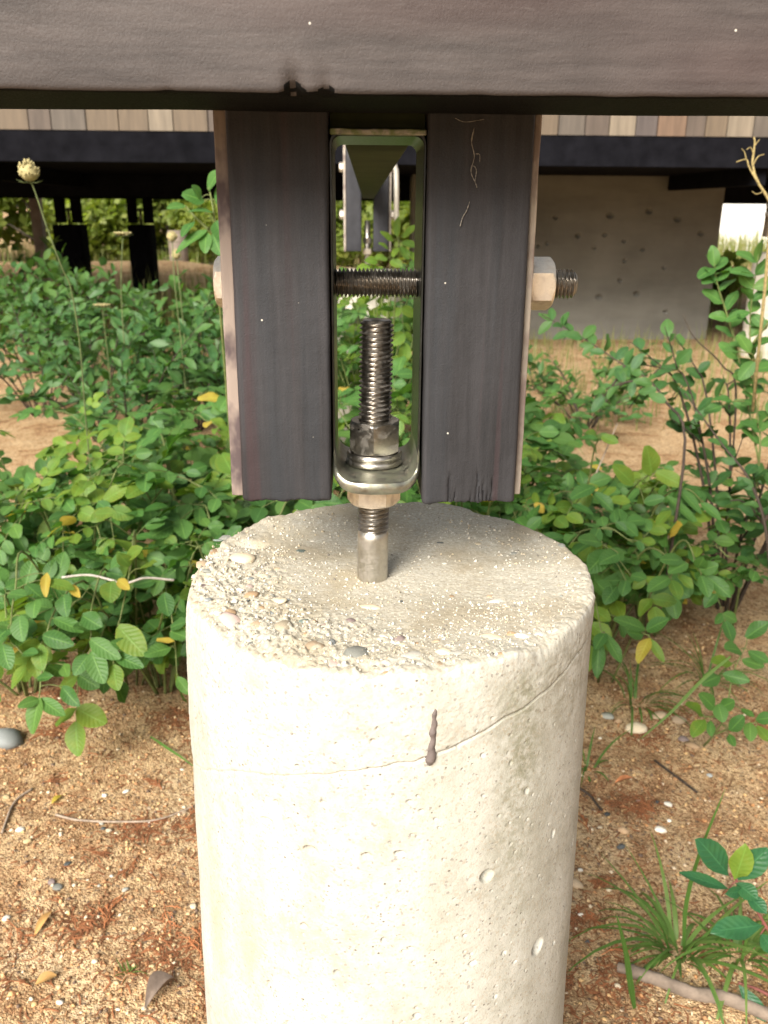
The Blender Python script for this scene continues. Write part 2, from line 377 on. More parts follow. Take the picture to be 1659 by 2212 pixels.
M['lancej'] = mat_leaf('dark_leaf_joined', [(.040, .105, .030), (.060, .138, .036), (.084, .162, .038), (.050, .120, .038)], (.055, .13, .04), .3, 'island')
M['broad'] = mat_leaf('broad_leaf', [(.024, .100, .042), (.032, .120, .046), (.028, .108, .038)], (.05, .14, .04), .3, 'obj', .4)
M['grass'] = mat_leaf('grass_blade', [(.065, .150, .028), (.10, .195, .040), (.15, .225, .055), (.08, .165, .038)], (.12, .20, .05), .4)
M['grassj'] = mat_leaf('field_grass', [(.13, .17, .045), (.20, .22, .07), (.30, .27, .12), (.10, .16, .04)], (.26, .26, .10), .4, 'island')
M['treeleaf'] = mat_leaf('tree_leaf', [(.12, .18, .036), (.21, .27, .055), (.29, .32, .075), (.16, .22, .046)], (.30, .31, .08), .55, 'island')
M['bark'] = mat_plain('stem_bark', (.055, .040, .030), .8, .4, 120, .4)
M['green_stem'] = mat_plain('green_stem', (.12, .145, .045), .6, .3, 90, .2)
M['red_stem'] = mat_plain('red_stem', (.16, .055, .045), .5, .3, 90, .2)
M['trunk'] = mat_plain('tree_bark', (.09, .075, .06), .9, .4, 8, .4, .02)
M['twig'] = mat_plain('dry_twig', (.30, .235, .18), .85, .4, 150, .4)
M['stick'] = mat_plain('weathered_stick', (.20, .155, .12), .9, .35, 45, .6, .004)
M['litter'] = mat_plain('dry_needle', (.32, .125, .052), .85, .4, 60, .2, .001, True)
M['dryleaf'] = mat_plain('dry_leaf', (.40, .23, .08), .7, .25, 70, .3)
M['greyleaf'] = mat_plain('curled_leaf', (.19, .145, .115), .85, .3, 80, .5)
M['seed'] = mat_plain('seed_head', (.36, .31, .15), .9, .35, 260, .5)
M['seedstem'] = mat_plain('seed_stem', (.10, .125, .045), .7, .3, 60, .2)
M['web'] = mat_plain('cobweb', (.26, .24, .21), .9, .2, 200, .1)
M['drip'] = mat_plain('paint_drip', (.135, .110, .102), .5, .2, 200, .3)
M['pipe'] = mat_steel('pale_pipe', (.70, .66, .58), .4, (.3, .27, .22), .3, .6, 0., 20)
M['woodpost'] = mat_plain('grey_post', (.26, .21, .17), .9, .3, 10, .3)
# ================================================================== THE SETTING
def axis_coords(lo, hi, step, far, growth=1.16):
    c = list(np.arange(lo, hi + step/2, step)); d = step; x = c[-1]
    while x < far: d *= growth; x += d; c.append(x)
    d = step; x = c[0]
    while x > -far: d *= growth; x -= d; c.insert(0, x)
    return np.array(c)
def ground_z(X, Y):
    P = np.column_stack([X, Y, np.zeros_like(X)])
    near = np.exp(-((X/3.)**2 + ((Y - 1)/4.)**2))
    z = near*(.012*fbm(P, 4, 3, 3) + .0035*fbm(P, 38, 3, 5)) + (1 - near)*.03*fbm(P, .7, 2, 9)
    # sandy bank behind the far footings on the left
    z += .38*np.exp(-((Y - 11.2)/.8)**2)/(1 + np.exp((X - .3)*2.5))*(1 + .25*fbm(P, 1.1, 3, 21))*(X > -40)
    return z
gx = axis_coords(-1.15, 1.15, .0085, 3000); gy = axis_coords(-.1, 2.2, .0085, 3000)
GX, GY = np.meshgrid(gx, gy); GX = GX.ravel(); GY = GY.ravel()
gr = link('ground', fast_mesh('ground', np.column_stack([GX, GY, ground_z(GX, GY)]), grid_faces(len(gx), len(gy))), M['sand'])
tag(gr, 'orange-tan sand with gravel and needle litter', kind='structure')
def gz(x, y): return float(ground_z(np.array([float(x)]), np.array([float(y)]))[0])
# ================================================================== FRONT TIMBERS
def put(V, org, U, Vv, W): 
    V = np.asarray(V); return np.array(org) + V[:, :1]*np.array(U) + V[:, 1:2]*np.array(Vv) + V[:, 2:3]*np.array(W)
# ---- beam: runs along X, front face y=-.133, underside z=1.004
V, F = bar(.0865, .22, .0032, 700, (-.95, .95), 5, 26)
V = put(V, (0, -.08975, 1.1125), (0, 1, 0), (0, 0, 1), (1, 0, 0))
edge = np.clip(1 - (np.abs(V[:, 1] + .133) + np.abs(V[:, 2] - 1.0025))/.010, 0, 1)     # front bottom arris
wav = fbm(V, 26, 3, 4)
V[:, 2] += edge*(.0010*wav) + .0007*fbm(V, 9, 2, 8)
V[:, 1] += .0012*fbm(V, 14, 4, 12)*np.clip((-.1 - V[:, 1])/.03, 0, 1)
for cx, wd, dp in ((-.0405, .0034, .0075), (-.0375, .0014, .0022), (-.0250, .0030, .0034), (-.0225, .0011, .0020), (-.03, .008, .0010), (-.1, .004, .001), (.05, .006, .0008)):
    g = np.exp(-((V[:, 0] - cx)/wd)**2)*edge
    V[:, 2] += g*dp*.7; V[:, 1] += g*dp*.6
beam = empty('timber_beam', (0, -.043, 1.004)); tag(beam, 'wide dark brown painted beam spanning the top of the picture', 'beam')
bo = link('beam_body', mesh('beam_body', V, F, True, 50), M['beam'], beam); bo.data.materials.append(M['beamshade'])
for pg in bo.data.polygons:      # shade put into the colour: near-black on every face but the front
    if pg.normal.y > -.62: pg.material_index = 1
mb = MB(); mb.box(-.0262, .0312, -.026, .044, .9990, 1.12); mb.box(-.0258, .0308, -.030, .040, .9956, .9988)
mb.build('packing_strip', M['joist'], beam, False)

# ---- two posts and their outer boards
def post(name, label, x0, x1, z0, z1, seed, lean, mat, crack=False):
    e = empty(name, ((x0 + x1)/2, 0, z0)); tag(e, label, 'post', 'posts either side of the anchor rod')
    V, F = bar(x1 - x0, .089, .0030, 220, (z0, z1), 5, 80 if crack else 30, .0018)
    V = put(V, ((x0 + x1)/2, 0, 0), (1, 0, 0), (0, 1, 0), (0, 0, 1))
    V[:, 0] += lean*(1.004 - V[:, 2])
    bot = np.clip(1 - (V[:, 2] - z0)/.012, 0, 1)
    V[:, 2] += bot*.0022*fbm(V*np.array([1, 1, 0]), 210, 3, seed)
    n = fbm(V*np.array([1, 1, .12]), 70, 3, seed + 3)
    V[:, 1] += .0003*n + .00015*fbm(V, 160, 2, seed + 5); V[:, 0] += .0004*fbm(V, 40, 2, seed + 6)
    if crack:      # checks at the foot of the right-hand post, front face only
        fr = (V[:, 1] < -.040)
        for cx, wd, h in ((.0512, .0007, .024), (.0532, .0005, .010), (.0555, .0005, .012), (.0702, .0006, .026), (.0718, .0005, .015), (.0745, .0005, .018), (.0775, .0006, .011), (.0800, .0005, .020), (.066, .0005, .009)):
            cxx = cx + .0008*noise(V*np.array([0, 0, 1]), 420, int(cx*9000))
            g = np.exp(-((V[:, 0] - cxx)/wd)**2)*np.clip((z0 + h - V[:, 2])/.006, 0, 1)*fr
            V[:, 1] += g*.0014
    link('timber', mesh('timber', V, F, True, 50), mat, e); return e
pl = post('left_post', 'dark painted timber post left of the threaded rod, with bare wood edge', -.0862, -.0268, .7655, 1.16, 31, -.004, M['post'])
pr = post('right_post', 'dark painted timber post right of the threaded rod, split at its foot', .0318, .0945, .7635, 1.16, 47, .006, M['post'], True)
pl.name = 'timber_post'; pr.name = 'timber_post.001'
def board(parent, x0, x1, y0, y1, z0, z1, mat, seed, lean):
    V, F = bar(x1 - x0, y1 - y0, .0012, 90, (z0, z1), 3, 5, .0008)
    V = put(V, ((x0 + x1)/2, (y0 + y1)/2, 0), (1, 0, 0), (0, 1, 0), (0, 0, 1)); V[:, 0] += lean*(1.004 - V[:, 2])
    V[:, 0] += .0005*fbm(V*np.array([1, 1, .3]), 120, 3, seed); V[:, 1] += .0007*fbm(V*np.array([1, 1, .3]), 160, 3, seed + 1)
    o = link('side_board', mesh('side_board', V, F, True, 50), mat, parent); return o
tag(board(pl, -.0952, -.0868, -.0310, .046, .7650, 1.15, M['edgeL'], 3, -.004), 'bare brownish wood edge along the post')
tag(board(pr, .0962, .1008, -.0310, .046, .7655, 1.15, M['edgeR'], 9, .006), 'pale weathered wood edge along the post')
# cobweb strands stuck on the right post
mb = MB(); rw = random.Random(5)
def strand(pts, r):
    P = [(x, -.0456 + rw.uniform(-.0006, .0002), z) for x, z in pts]; mb.tube(spline(P, 24), [r*rw.uniform(.4, 1.5) for _ in range(25)], 4)
strand([(.0585, .9955), (.0572, .988), (.0592, .980), (.0575, .972), (.0602, .966), (.0615, .963)], .0003)
strand([(.0600, .9815), (.0622, .981), (.0625, .977)], .00022); strand([(.0575, .975), (.0596, .9745), (.0607, .972), (.0600, .9665)], .00022)
strand([(.0574, .955), (.0558, .950), (.0535, .946), (.0522, .941)], .0003)
strand([(.047, 1.0005), (.053, .9985), (.064, 1.000)], .00014)
wb = mb.build('cobweb', M['web']); tag(wb, 'thin torn cobweb strands stuck on the right post near the beam', 'cobweb')

# ================================================================== STEEL
def thread(r, pitch, z0, z1, depth=None, n=40, per=8, ch0=True, ch1=True):
    depth = depth or pitch*.55; nz = int((z1 - z0)/pitch*per)
    th = np.linspace(0, 2*math.pi, n, endpoint=False); zz = np.linspace(z0, z1, nz)
    T, Zz = np.meshgrid(th, zz); ph = (Zz/pitch - T/(2*math.pi)) % 1
    tri = 1 - np.abs(ph*2 - 1); tri = np.clip(tri*1.25 - .1, 0, 1)
    rr = r - depth + depth*tri
    lim = np.full_like(rr, r)
    if ch1: lim = np.minimum(lim, r - depth*1.2 + (z1 - Zz)*1.1)
    if ch0: lim = np.minimum(lim, r - depth*1.2 + (Zz - z0)*1.1)
    rr = np.minimum(rr, lim)
    V = np.column_stack([(rr*np.cos(T)).ravel(), (rr*np.sin(T)).ravel(), Zz.ravel()])
    F = [tuple(f) for f in grid_faces(n, nz, True)] + [tuple(range(n))[::-1], tuple(range((nz - 1)*n, nz*n))]
    return V, F
def lathe(prof, n=64):
    th = np.linspace(0, 2*math.pi, n, endpoint=False)
    V = np.concatenate([np.column_stack([r*np.cos(th), r*np.sin(th), np.full(n, z)]) for r, z in prof])
    F = [tuple(f) for f in grid_faces(n, len(prof), True)] + [tuple(range(n))[::-1], tuple(range((len(prof) - 1)*n, len(prof)*n))]
    return V, F
def hexnut(corner, h, bore, rot, k=12, dome=1.5):
    n = 6*k; th = np.arange(n)*2*math.pi/n; ap = corner*math.cos(math.pi/6)
    loc = (th % (math.pi/3)) - math.pi/6; hexr = ap/np.cos(loc)
    lev = [0, .0005, .001, .0018, .0028, .004]; zs = lev + [h - x for x in lev[::-1]]
    rows = [(np.full(n, bore), .0008), (np.full(n, bore + .0006), 0)]
    for z in zs:
        d = min(z, h - z); rows.append((np.minimum(hexr, ap*.975 + d*dome), z))
    rows += [(np.full(n, bore + .0006), h), (np.full(n, bore), h - .0008)]
    V = np.concatenate([np.column_stack([r*np.cos(th + rot), r*np.sin(th + rot), np.full(n, z)]) for r, z in rows])
    return V, [tuple(f) for f in grid_faces(n, len(rows), True)]
# anchor rod cast into the pier
rod = empty('anchor_rod', (.001, 0, .69)); tag(rod, 'upright threaded steel rod with two hex nuts rising from the concrete pier', 'anchor rod')
LX = .0125    # slight lean to the right
def lean(V): V = np.array(V); V[:, 0] += .0006 + LX*(V[:, 2] - .69); return V
V, F = thread(.0117, .0033, .7262, .8801, .0022, 48, 8, True, True); link('thread', mesh('thread', lean(V), F, True, 60), M['rod'], rod)
V, F = lathe([(.0114, .66), (.0114, .722), (.0112, .7262), (.0096, .7285)]); link('shank', mesh('shank', lean(V), F, True, 40), M['shank'], rod)
V, F = hexnut(.0196, .0225, .0108, RAD(-93)); V[:, 2] += .7885; link('nut', mesh('nut', lean(V), F, True, 28), M['nut'], rod)
V, F = hexnut(.0192, .0215, .0108, RAD(-90 + 26)); V[:, 2] += .7497; link('nut', mesh('nut', lean(V), F, True, 28), M['zinc'], rod)
V, F = lathe([(.0118, .7792), (.0188, .7792), (.0198, .7800), (.0202, .7812), (.0200, .7825), (.0190, .7836), (.0185, .7840), (.0195, .7846), (.0200, .7858), (.0196, .7872), (.0186, .7884), (.0118, .7884)], 72)
V[:, 2] += .0008*np.sin(np.arctan2(V[:, 1], V[:, 0]) + .6)*np.clip((V[:, 2] - .7795)/.006, 0, 1)*.3
link('washer', mesh('washer', lean(V), F, True, 45), M['nut'], rod)

# bent-plate bracket: a closed upright loop between the posts
def rr_path(x0, x1, z0, z1, r, rt, nc=8, ns=(10, 40, 10, 40)):
    P = []; cs = [(x1 - r, z0 + r, -90, r), (x1 - rt, z1 - rt, 0, rt), (x0 + rt, z1 - rt, 90, rt), (x0 + r, z0 + r, 180, r)]
    for q, (cx, cz, a, r) in enumerate(cs):
        arc = [(cx + r*math.cos(RAD(a + 90*k/nc)), cz + r*math.sin(RAD(a + 90*k/nc))) for k in range(nc + 1)]; P += arc
        nx = cs[(q + 1) % 4]; st = (nx[0] + nx[3]*math.cos(RAD(nx[2])), nx[1] + nx[3]*math.sin(RAD(nx[2]))); m = ns[(q + 1) % 4]
        P += [(arc[-1][0] + (st[0] - arc[-1][0])*k/m, arc[-1][1] + (st[1] - arc[-1][1])*k/m) for k in range(1, m)]
    return np.array(P)
inn = rr_path(-.0249, .0301, .7788, .9912, .0120, .0055); outr = rr_path(-.0266, .0316, .7712, .9952, .0150, .008)
n = len(inn); wq = np.clip((.800 - inn[:, 1])/.02, 0, 1); wq = wq*wq*(3 - 2*wq)
yf = -.0365 - .0135*wq*np.clip(1 - ((inn[:, 0] - .0026)/.031)**2, 0, 1)**.7; yb = .040 + .006*wq*(1 - ((inn[:, 0] - .0026)/.030)**2)
b = .0012
rows = []
for path, y, ins in ((inn, yf + b, 0), (inn, yb - b, 0), (inn, yb, 1), (outr, yb, -1), (outr, yb - b, 0), (outr, yf + b, 0), (outr, yf, -1), (inn, yf, 1)):
    mixp = path if ins == 0 else (path*.75 + (outr if ins > 0 else inn)*.25)
    rows.append(np.column_stack([mixp[:, 0], y, mixp[:, 1]]))
V = np.concatenate(rows + [rows[0]]); F = grid_faces(n, 9, True)
V[:, 1] += .0004*fbm(V, 130, 3, 77)
br = empty('bracket_loop', (.0026, 0, .7712)); tag(br, 'upright steel bracket loop clamped between the nuts on the rod', 'bracket')
lo = link('loop', mesh('loop', V, [tuple(f) for f in F], True, 45), M['brk'], br); lo.data.materials.append(M['strap'])
for pg in lo.data.polygons:
    if pg.center.z > .7965: pg.material_index = 1
V, F = bar(.0574, .082, .0012, 40, (.9916, .9949), 3, 20, .0008)
V = put(V, (.0026, .001, 0), (1, 0, 0), (0, 1, 0), (0, 0, 1)); V[:, 2] += .0006*fbm(V, 150, 3, 5)
tag(link('top_plate', mesh('top_plate', V, F, True, 50), M['algae'], br), 'top plate edge blotched with green algae')

# through bolt
bolt = empty('through_bolt', (0, 0, .904)); tag(bolt, 'horizontal threaded bolt passing through both posts with nuts at its ends', 'bolt')
AX = lambda V: np.column_stack([V[:, 2], V[:, 0], V[:, 1] + .904])
V, F = thread(.0096, .00262, -.070, .1362, .0024, 40, 8); link('thread', mesh('thread', AX(V), F, True, 60), M['rod'], bolt)
V, F = hexnut(.0175, .0172, .009, RAD(33), dome=1.3); V[:, 2] += .1028; link('nut', mesh('nut', AX(V), F, True, 28), M['zinc'], bolt)
V, F = hexnut(.0168, .0080, .009, RAD(33), dome=1.3); V[:, 2] += -.1034; link('bolt_head', mesh('bolt_head', AX(V), F, True, 28), M['zinc'], bolt)

# joist running back from the bracket to the building
V, F = bar(.046, .12, .003, 30, (.02, 3.18), 3, 4)
V = put(V, (.0035, 0, .9916 + .0605), (-1, 0, 0), (0, 0, 1), (.0075, 1, 0))
jo = link('timber_joist', mesh('timber_joist', V, F, True, 50), M['joist']); tag(jo, 'dark algae-green joist running back above the gap between the posts', 'joist')

# ================================================================== CONCRETE PIER
PX, PR, PZ = .013, .15, .691
HOLES = [(-110.7,0.5622,3.86,2.57),(-122.9,0.5734,3.92,1.8),(-96.8,0.5652,2.54,1.74),(-88.9,0.5674,2.85,1.9),(-66.5,0.5376,3.96,3.96),(-46.8,0.4477,5.09,5.46),(-107.3,0.6006,1.41,1.41),(-122.5,0.592,1.13,1.13),(-120.0,0.5911,1.45,0.96),(-116.2,0.5811,1.12,0.96),(-84.0,0.5985,1.4,0.78),(-84.8,0.6095,0.77,0.77),(-86.9,0.6056,1.39,1.08),(-86.2,0.5813,0.63,0.63),(-112.7,0.4997,2.01,1.84),(-92.5,0.4982,1.32,2.14),(-60.1,0.4649,1.57,1.57),(-69.6,0.4681,2.39,1.54),(-84.0,0.4328,1.89,1.89),(-70.9,0.4152,1.58,1.41),(-104.0,0.4666,2.03,2.37),(-123.7,0.4345,1.6,1.95),(-117.7,0.4068,1.96,1.96),(-94.0,0.5055,0.66,0.66),(-87.6,0.4894,0.83,0.66),(-86.0,0.4912,1.49,0.99),(-68.5,0.6017,0.79,0.79),(-55.2,0.5925,1.47,1.97),(-42.6,0.5399,1.58,3.15),(-25.9,0.5023,1.89,3.78),(-101.5,0.5434,1.29,0.81),(-118.4,0.5128,1.18,2.01),(-72.1,0.4939,1.01,0.84),(-91.3,0.4702,1.51,0.67),(-95.4,0.6494,1.05,1.05),(-110.1,0.6331,0.92,0.77),(-75.5,0.642,0.76,1.83),(-103.1,0.6122,1.39,0.77),(-96.5,0.6165,0.77,0.61),(-60.9,0.6197,0.95,1.43),(-69.1,0.6319,1.09,0.93),(-62.2,0.4293,1.06,1.42),(-56.2,0.451,1.42,0.89),(-37.6,0.4319,1.13,1.7)]
rh = random.Random(8)
for _ in range(170): HOLES.append((rh.uniform(-150, -25), rh.uniform(.40, .66), rh.choice((.5, .6, .7, .9)), rh.choice((.5, .6, .8))))
def top_z(x, y):
    """height of the worn top face at arrays x, y (world)"""
    P = np.column_stack([x, y, np.zeros_like(x)]); dx = x - PX; r = np.hypot(dx, y); th = np.arctan2(y, dx)
    z = PZ - .001 + .0095*(r/PR)**2 + .015*y + .0018*fbm(P, 14, 2, 2) + .0004*fbm(P, 60, 3, 6)
    T = np.column_stack([np.cos(th), np.sin(th), np.zeros_like(th)])
    rim = np.clip((r - (PR - .030 - .012*noise(T, 3, 4)))/.034, 0, 1)
    # the rim has broken away unevenly: deepest on the left, ragged at the back right
    chip = .0022 + .0050*fbm(T, 5, 3, 14)
    left = np.exp(-((np.arctan2(np.sin(th - RAD(195)), np.cos(th - RAD(195))))/RAD(38))**2)
    frontl = np.exp(-((np.arctan2(np.sin(th - RAD(240)), np.cos(th - RAD(240))))/RAD(30))**2)
    chip += .009*left + .005*frontl
    z -= rim*rim*np.maximum(chip, .001)
    rough = np.clip(left + frontl + .35*rim, 0, 1)*np.clip((r - .06)/.05, 0, 1)
    z += rough*(.0030*np.abs(fbm(P, 70, 3, 33)) - .0016*np.abs(noise(P, 150, 36)) + .0013*noise(P, 330, 35) + .0008*noise(P, 600, 37)) + .0002*noise(P, 420, 38)
    # pocket on the left where a lump has fallen out
    z -= .014*np.exp(-(((x + .099)/.010)**2 + ((y - .052)/.0045)**2)) + .006*np.exp(-(((x + .118)/.006)**2 + ((y - .045)/.003)**2))
    return z
na = 760
fa = np.linspace(-180, 180, 4000); dens = np.where((fa > -178) & (fa < -2), 3.2, 1.); cdf = np.cumsum(dens); cdf /= cdf[-1]
TH = np.radians(np.interp(np.linspace(0, 1, na, endpoint=False), cdf, fa))
nr = 125; rads = PR*np.linspace(.002, 1, nr)**.85
rows = []
ct, st_ = np.cos(TH), np.sin(TH)
T3 = np.column_stack([ct, st_, np.zeros(na)])
def arcbox(a0, a1, soft):
    d = np.degrees(TH) % 360; return 1/(1 + np.exp(-np.clip((d - a0)/soft, -40, 40)))/(1 + np.exp(np.clip((d - a1)/soft, -40, 40)))
facet = -.0075*arcbox(146, 176, 1.5) - .0040*arcbox(176, 196, 1.2) - .0055*arcbox(104, 128, .6) - .0035*arcbox(30, 46, .6) - .0060*arcbox(46, 58, .5) - .0025*arcbox(205, 222, 1.)
rimx = .0016*fbm(T3, 9, 3, 5) + .0008*fbm(T3, 40, 3, 8)
for r in rads:
    q = np.clip((r - PR*.86)/(PR*.14), 0, 1); r_ = r + (rimx + facet)*q**2
    x = PX + r_*ct; y = r_*st_; z = top_z(x, y)
    ro = np.clip((r - (PR - .0035))/.0035, 0, 1); z = z - .0035*(1 - np.sqrt(np.maximum(1 - ro**2, 0)))
    rows.append(np.column_stack([x, y, z]))
zt = rows[-1][:, 2].copy()
seam_t = np.array([-200, -160, -132, -113, -96, -85, -74, -62, -50, -37, 0, 60]); seam_z = np.array([.556, .563, .601, .617, .629, .6353, .6446, .6546, .6615, .671, .68, .68])
tdeg = np.degrees(TH); tdeg = np.where(tdeg > 100, tdeg - 360, tdeg)
zseam = np.interp(tdeg, seam_t, seam_z) + .0018*fbm(T3, 14, 4, 51)
side = np.concatenate([np.linspace(0, 1, 400)[1:]*.30, .30 + np.linspace(0, 1, 40)[1:]*.43])
for sdn in side:
    z = zt - sdn*(zt + .04)/.73
    P = np.column_stack([PX + PR*ct, PR*st_, z])
    fade = 1 - np.exp(-sdn/.006); r = PR + rimx*np.exp(-sdn/.0035) + facet*np.exp(-sdn/.013) + fade*(.0006*fbm(P, 16, 2, 61) + .00018*fbm(P, 200, 3, 63))
    up = 1/(1 + np.exp(-np.clip((z - zseam)/.0011, -40, 40)))
    r += fade*(.0007*up + up*.00045*fbm(P, 300, 3, 65))                         # rougher, slightly proud above the form seam
    r -= .0017*np.exp(-((z - zseam)/.0009)**2)*np.clip(.5 + (tdeg + 110)/40, .45, 1)
    zs = z.copy()
    for (h, hz, a, b_) in HOLES:
        d2 = ((np.radians(tdeg - h)*PR*1000)/a)**2 + ((z - hz)*1000/b_)**2
        k = d2 < 6
        if k.any():
            pr_ = np.exp(-(d2[k]**3)*.9)*min(a, b_)*.001; r[k] -= 4.2*pr_; zs[k] += 2.2*pr_      # air voids run up behind their upper lip
    r += .0225*np.clip(.69 - z, 0, .4)                                           # the tube form was a little wider at its foot
    rows.append(np.column_stack([PX + r*ct, r*st_, zs]))
V = np.concatenate(rows); F = grid_faces(na, len(rows), True)
pier = empty('concrete_pier', (PX, 0, 0)); tag(pier, 'pale round concrete pier with worn pebbly top under the threaded rod', 'concrete pier')
link('pier_shaft', fast_mesh('pier_shaft', V, F[:, ::-1]), M['conc'], pier)
# pebbles showing in the broken cap
def pebble_mesh(name, seed, sub=2):
    bm = bmesh.new(); bmesh.ops.create_icosphere(bm, subdivisions=sub, radius=1)
    V = np.array([v.co for v in bm.verts]); V *= (1 + .34*fbm(V, 1.3, 2, seed))[:, None]*(1 + .14*noise(V, 3.5, seed + 2))[:, None]
    F = [[v.index for v in f.verts] for f in bm.faces]; bm.free(); return V, F
PEBM = {}
def pebble(name, x, y, z, a, b, c, col, rot, parent=None, seed=0):
    key = (seed % 5, col)
    if key not in PEBM:
        V, F = pebble_mesh('pebble', 100 + key[0]); me = mesh('pebble', V, F); me.materials.append(M['peb_' + col]); PEBM[key] = me
    o = bpy.data.objects.new(name, PEBM[key]); COL.objects.link(o)
    o.rotation_euler = rot; o.scale = (a, b, c); o.location = (x, y, z)
    if parent: o.parent = parent; o.location = Vector((x, y, z)) - Vector(parent.location)
    return o

ST6 = [(-0.1223,0.0328,0.0037,0.003,'o'),(-0.1289,0.0127,0.0041,0.0031,'t'),(-0.1225,0.0113,0.0026,0.0015,'w'),(-0.1214,-0.0015,0.0041,0.0018,'g'),(-0.1196,-0.0325,0.0037,0.0027,'p'),(-0.1124,-0.0557,0.0026,0.0037,'b'),(-0.1047,-0.0547,0.0033,0.003,'w'),(-0.0858,-0.0419,0.0059,0.0038,'o'),(-0.0863,-0.0528,0.0019,0.0009,'k'),(-0.0931,-0.0351,0.0031,0.0017,'w'),(-0.0878,-0.0253,0.0031,0.002,'r'),(-0.0698,-0.0687,0.0037,0.002,'b'),(-0.0761,-0.061,0.003,0.0015,'o'),(-0.0935,-0.0813,0.0081,0.004,'r'),(-0.103,-0.0729,0.0029,0.0024,'w'),(-0.0761,-0.0854,0.0053,0.0044,'t'),(-0.0454,-0.079,0.0041,0.0025,'e'),(-0.0591,-0.0876,0.0053,0.0058,'c'),(-0.067,-0.0498,0.0075,0.003,'c'),(-0.0562,0.0448,0.0049,0.0022,'e'),(-0.0476,0.067,0.0027,0.0013,'w'),(-0.0269,-0.1101,0.0027,0.0026,'b'),(-0.0106,-0.125,0.0079,0.005,'g'),(-0.037,-0.1135,0.0059,0.0042,'t'),(-0.0245,-0.1339,0.0037,0.0023,'r'),(-0.0038,-0.0494,0.0104,0.0033,'c'),(0.0157,-0.1035,0.0039,0.0043,'p'),(-0.0021,-0.0695,0.0026,0.0013,'g'),(-0.0153,-0.0734,0.0032,0.0018,'p'),(-0.1232,0.0661,0.005,0.0028,'g'),(-0.1248,0.055,0.0044,0.0013,'e'),(-0.1021,0.0244,0.0126,0.0074,'c'),(-0.0955,-0.0734,0.0041,0.0027,'o'),(-0.1193,-0.0113,0.006,0.004,'c'),(-0.0519,-0.0637,0.0018,0.0009,'w'),(-0.0717,-0.0398,0.0029,0.0024,'t')]
ST7 = [(0.0228,-0.128,0.0095,0.0033,'w'),(0.0414,-0.1249,0.005,0.0029,'c'),(0.0885,-0.0483,0.0071,0.0029,'w'),(0.0735,-0.1061,0.0082,0.0035,'c'),(0.0868,-0.1017,0.0048,0.0022,'o'),(0.0945,-0.1054,0.0052,0.0026,'w'),(0.1058,-0.101,0.0044,0.0021,'w'),(0.1522,0.0439,0.0035,0.0026,'g'),(0.0557,0.0625,0.004,0.001,'k'),(0.088,0.0568,0.0033,0.0016,'c'),(0.0571,0.0242,0.0021,0.0014,'w'),(0.0833,0.0054,0.0021,0.0011,'w'),(0.0346,-0.0617,0.0019,0.0008,'o'),(0.0574,-0.0345,0.0025,0.0012,'o'),(0.0177,-0.1142,0.0024,0.003,'c'),(0.132,-0.0488,0.0015,0.0017,'g'),(0.0765,-0.1312,0.0029,0.0012,'o'),(0.0841,-0.0394,0.0029,0.0017,'t'),(0.0211,-0.042,0.0017,0.0013,'k'),(0.1122,0.0348,0.0039,0.0017,'g'),(0.0513,-0.1267,0.0075,0.0025,'w')]
rs = random.Random(3)
more = []
for _ in range(60):
    a = RAD(rs.uniform(165, 285)); r = rs.uniform(.085, .147); more.append((PX + r*math.cos(a), r*math.sin(a), rs.uniform(.0010, .0030), rs.uniform(.0008, .002), rs.choice('wwctgoctrb')))
for i, (x, y, a, b_, c) in enumerate(ST6 + ST7 + more):
    rr_ = math.hypot(x - PX, y)
    if rr_ > .146: x = PX + (x - PX)*.146/rr_; y = y*.146/rr_
    z = float(top_z(np.array([x]), np.array([y]))[0]); rr_ = math.hypot(x - PX, y)
    ro = min(max((rr_ - (PR - .0035))/.0035, 0), 1); z -= .0035*(1 - math.sqrt(max(1 - ro*ro, 0)))
    b2 = min(b_*1.5, a*1.3); hgt = min(a, b2)*.55
    pebble('stone', x, y, z - hgt*.62, a*1.1, b2*1.1, hgt, c, (rs.uniform(-.3, .3), rs.uniform(-.3, .3), rs.uniform(-.5, .5)), pier, i)
# loose grit in the worn surface
rg2 = np.random.default_rng(9); NG = 5200
ga = np.where(rg2.random(NG) < .5, rg2.uniform(RAD(150), RAD(330), NG), rg2.uniform(0, 2*math.pi, NG)); grr = .143*np.sqrt(rg2.random(NG)); grr = np.where(rg2.random(NG) < .45, rg2.uniform(.09, .145, NG), grr)
gxx = PX + grr*np.cos(ga); gyy = grr*np.sin(ga); gzz = top_z(gxx, gyy)
oc = np.array([(1, 0, 0), (0, 1, 0), (-1, 0, 0), (0, -1, 0), (0, 0, 1), (0, 0, -1)], float); ocf = np.array([(0, 1, 4), (1, 2, 4), (2, 3, 4), (3, 0, 4), (1, 0, 5), (2, 1, 5), (3, 2, 5), (0, 3, 5)])
gs = .00035 + .0011*rg2.random(NG)**3; gv = oc[None]*gs[:, None, None]*(1 + .35*rg2.standard_normal((NG, 6, 3))); gv += np.column_stack([gxx, gyy, gzz])[:, None, :]
gs_ = NT('cap_grit'); gg = gs_.n('ShaderNodeNewGeometry'); gs_.set(gs_.b, Base_Color=gs_.ramp(gg.outputs['Random Per Island'], [(0., (.52, .47, .38)), (.3, (.40, .34, .25)), (.5, (.58, .55, .48)), (.72, (.46, .38, .26)), (.86, (.20, .18, .15)), (.93, (.60, .57, .52))], 'CONSTANT'), Roughness=.9)
tag(link('grit', fast_mesh('grit', gv.reshape(-1, 3), (ocf[None] + (np.arange(NG)*6)[:, None, None]).reshape(-1, 3), False), gs_.m, pier), kind='stuff')
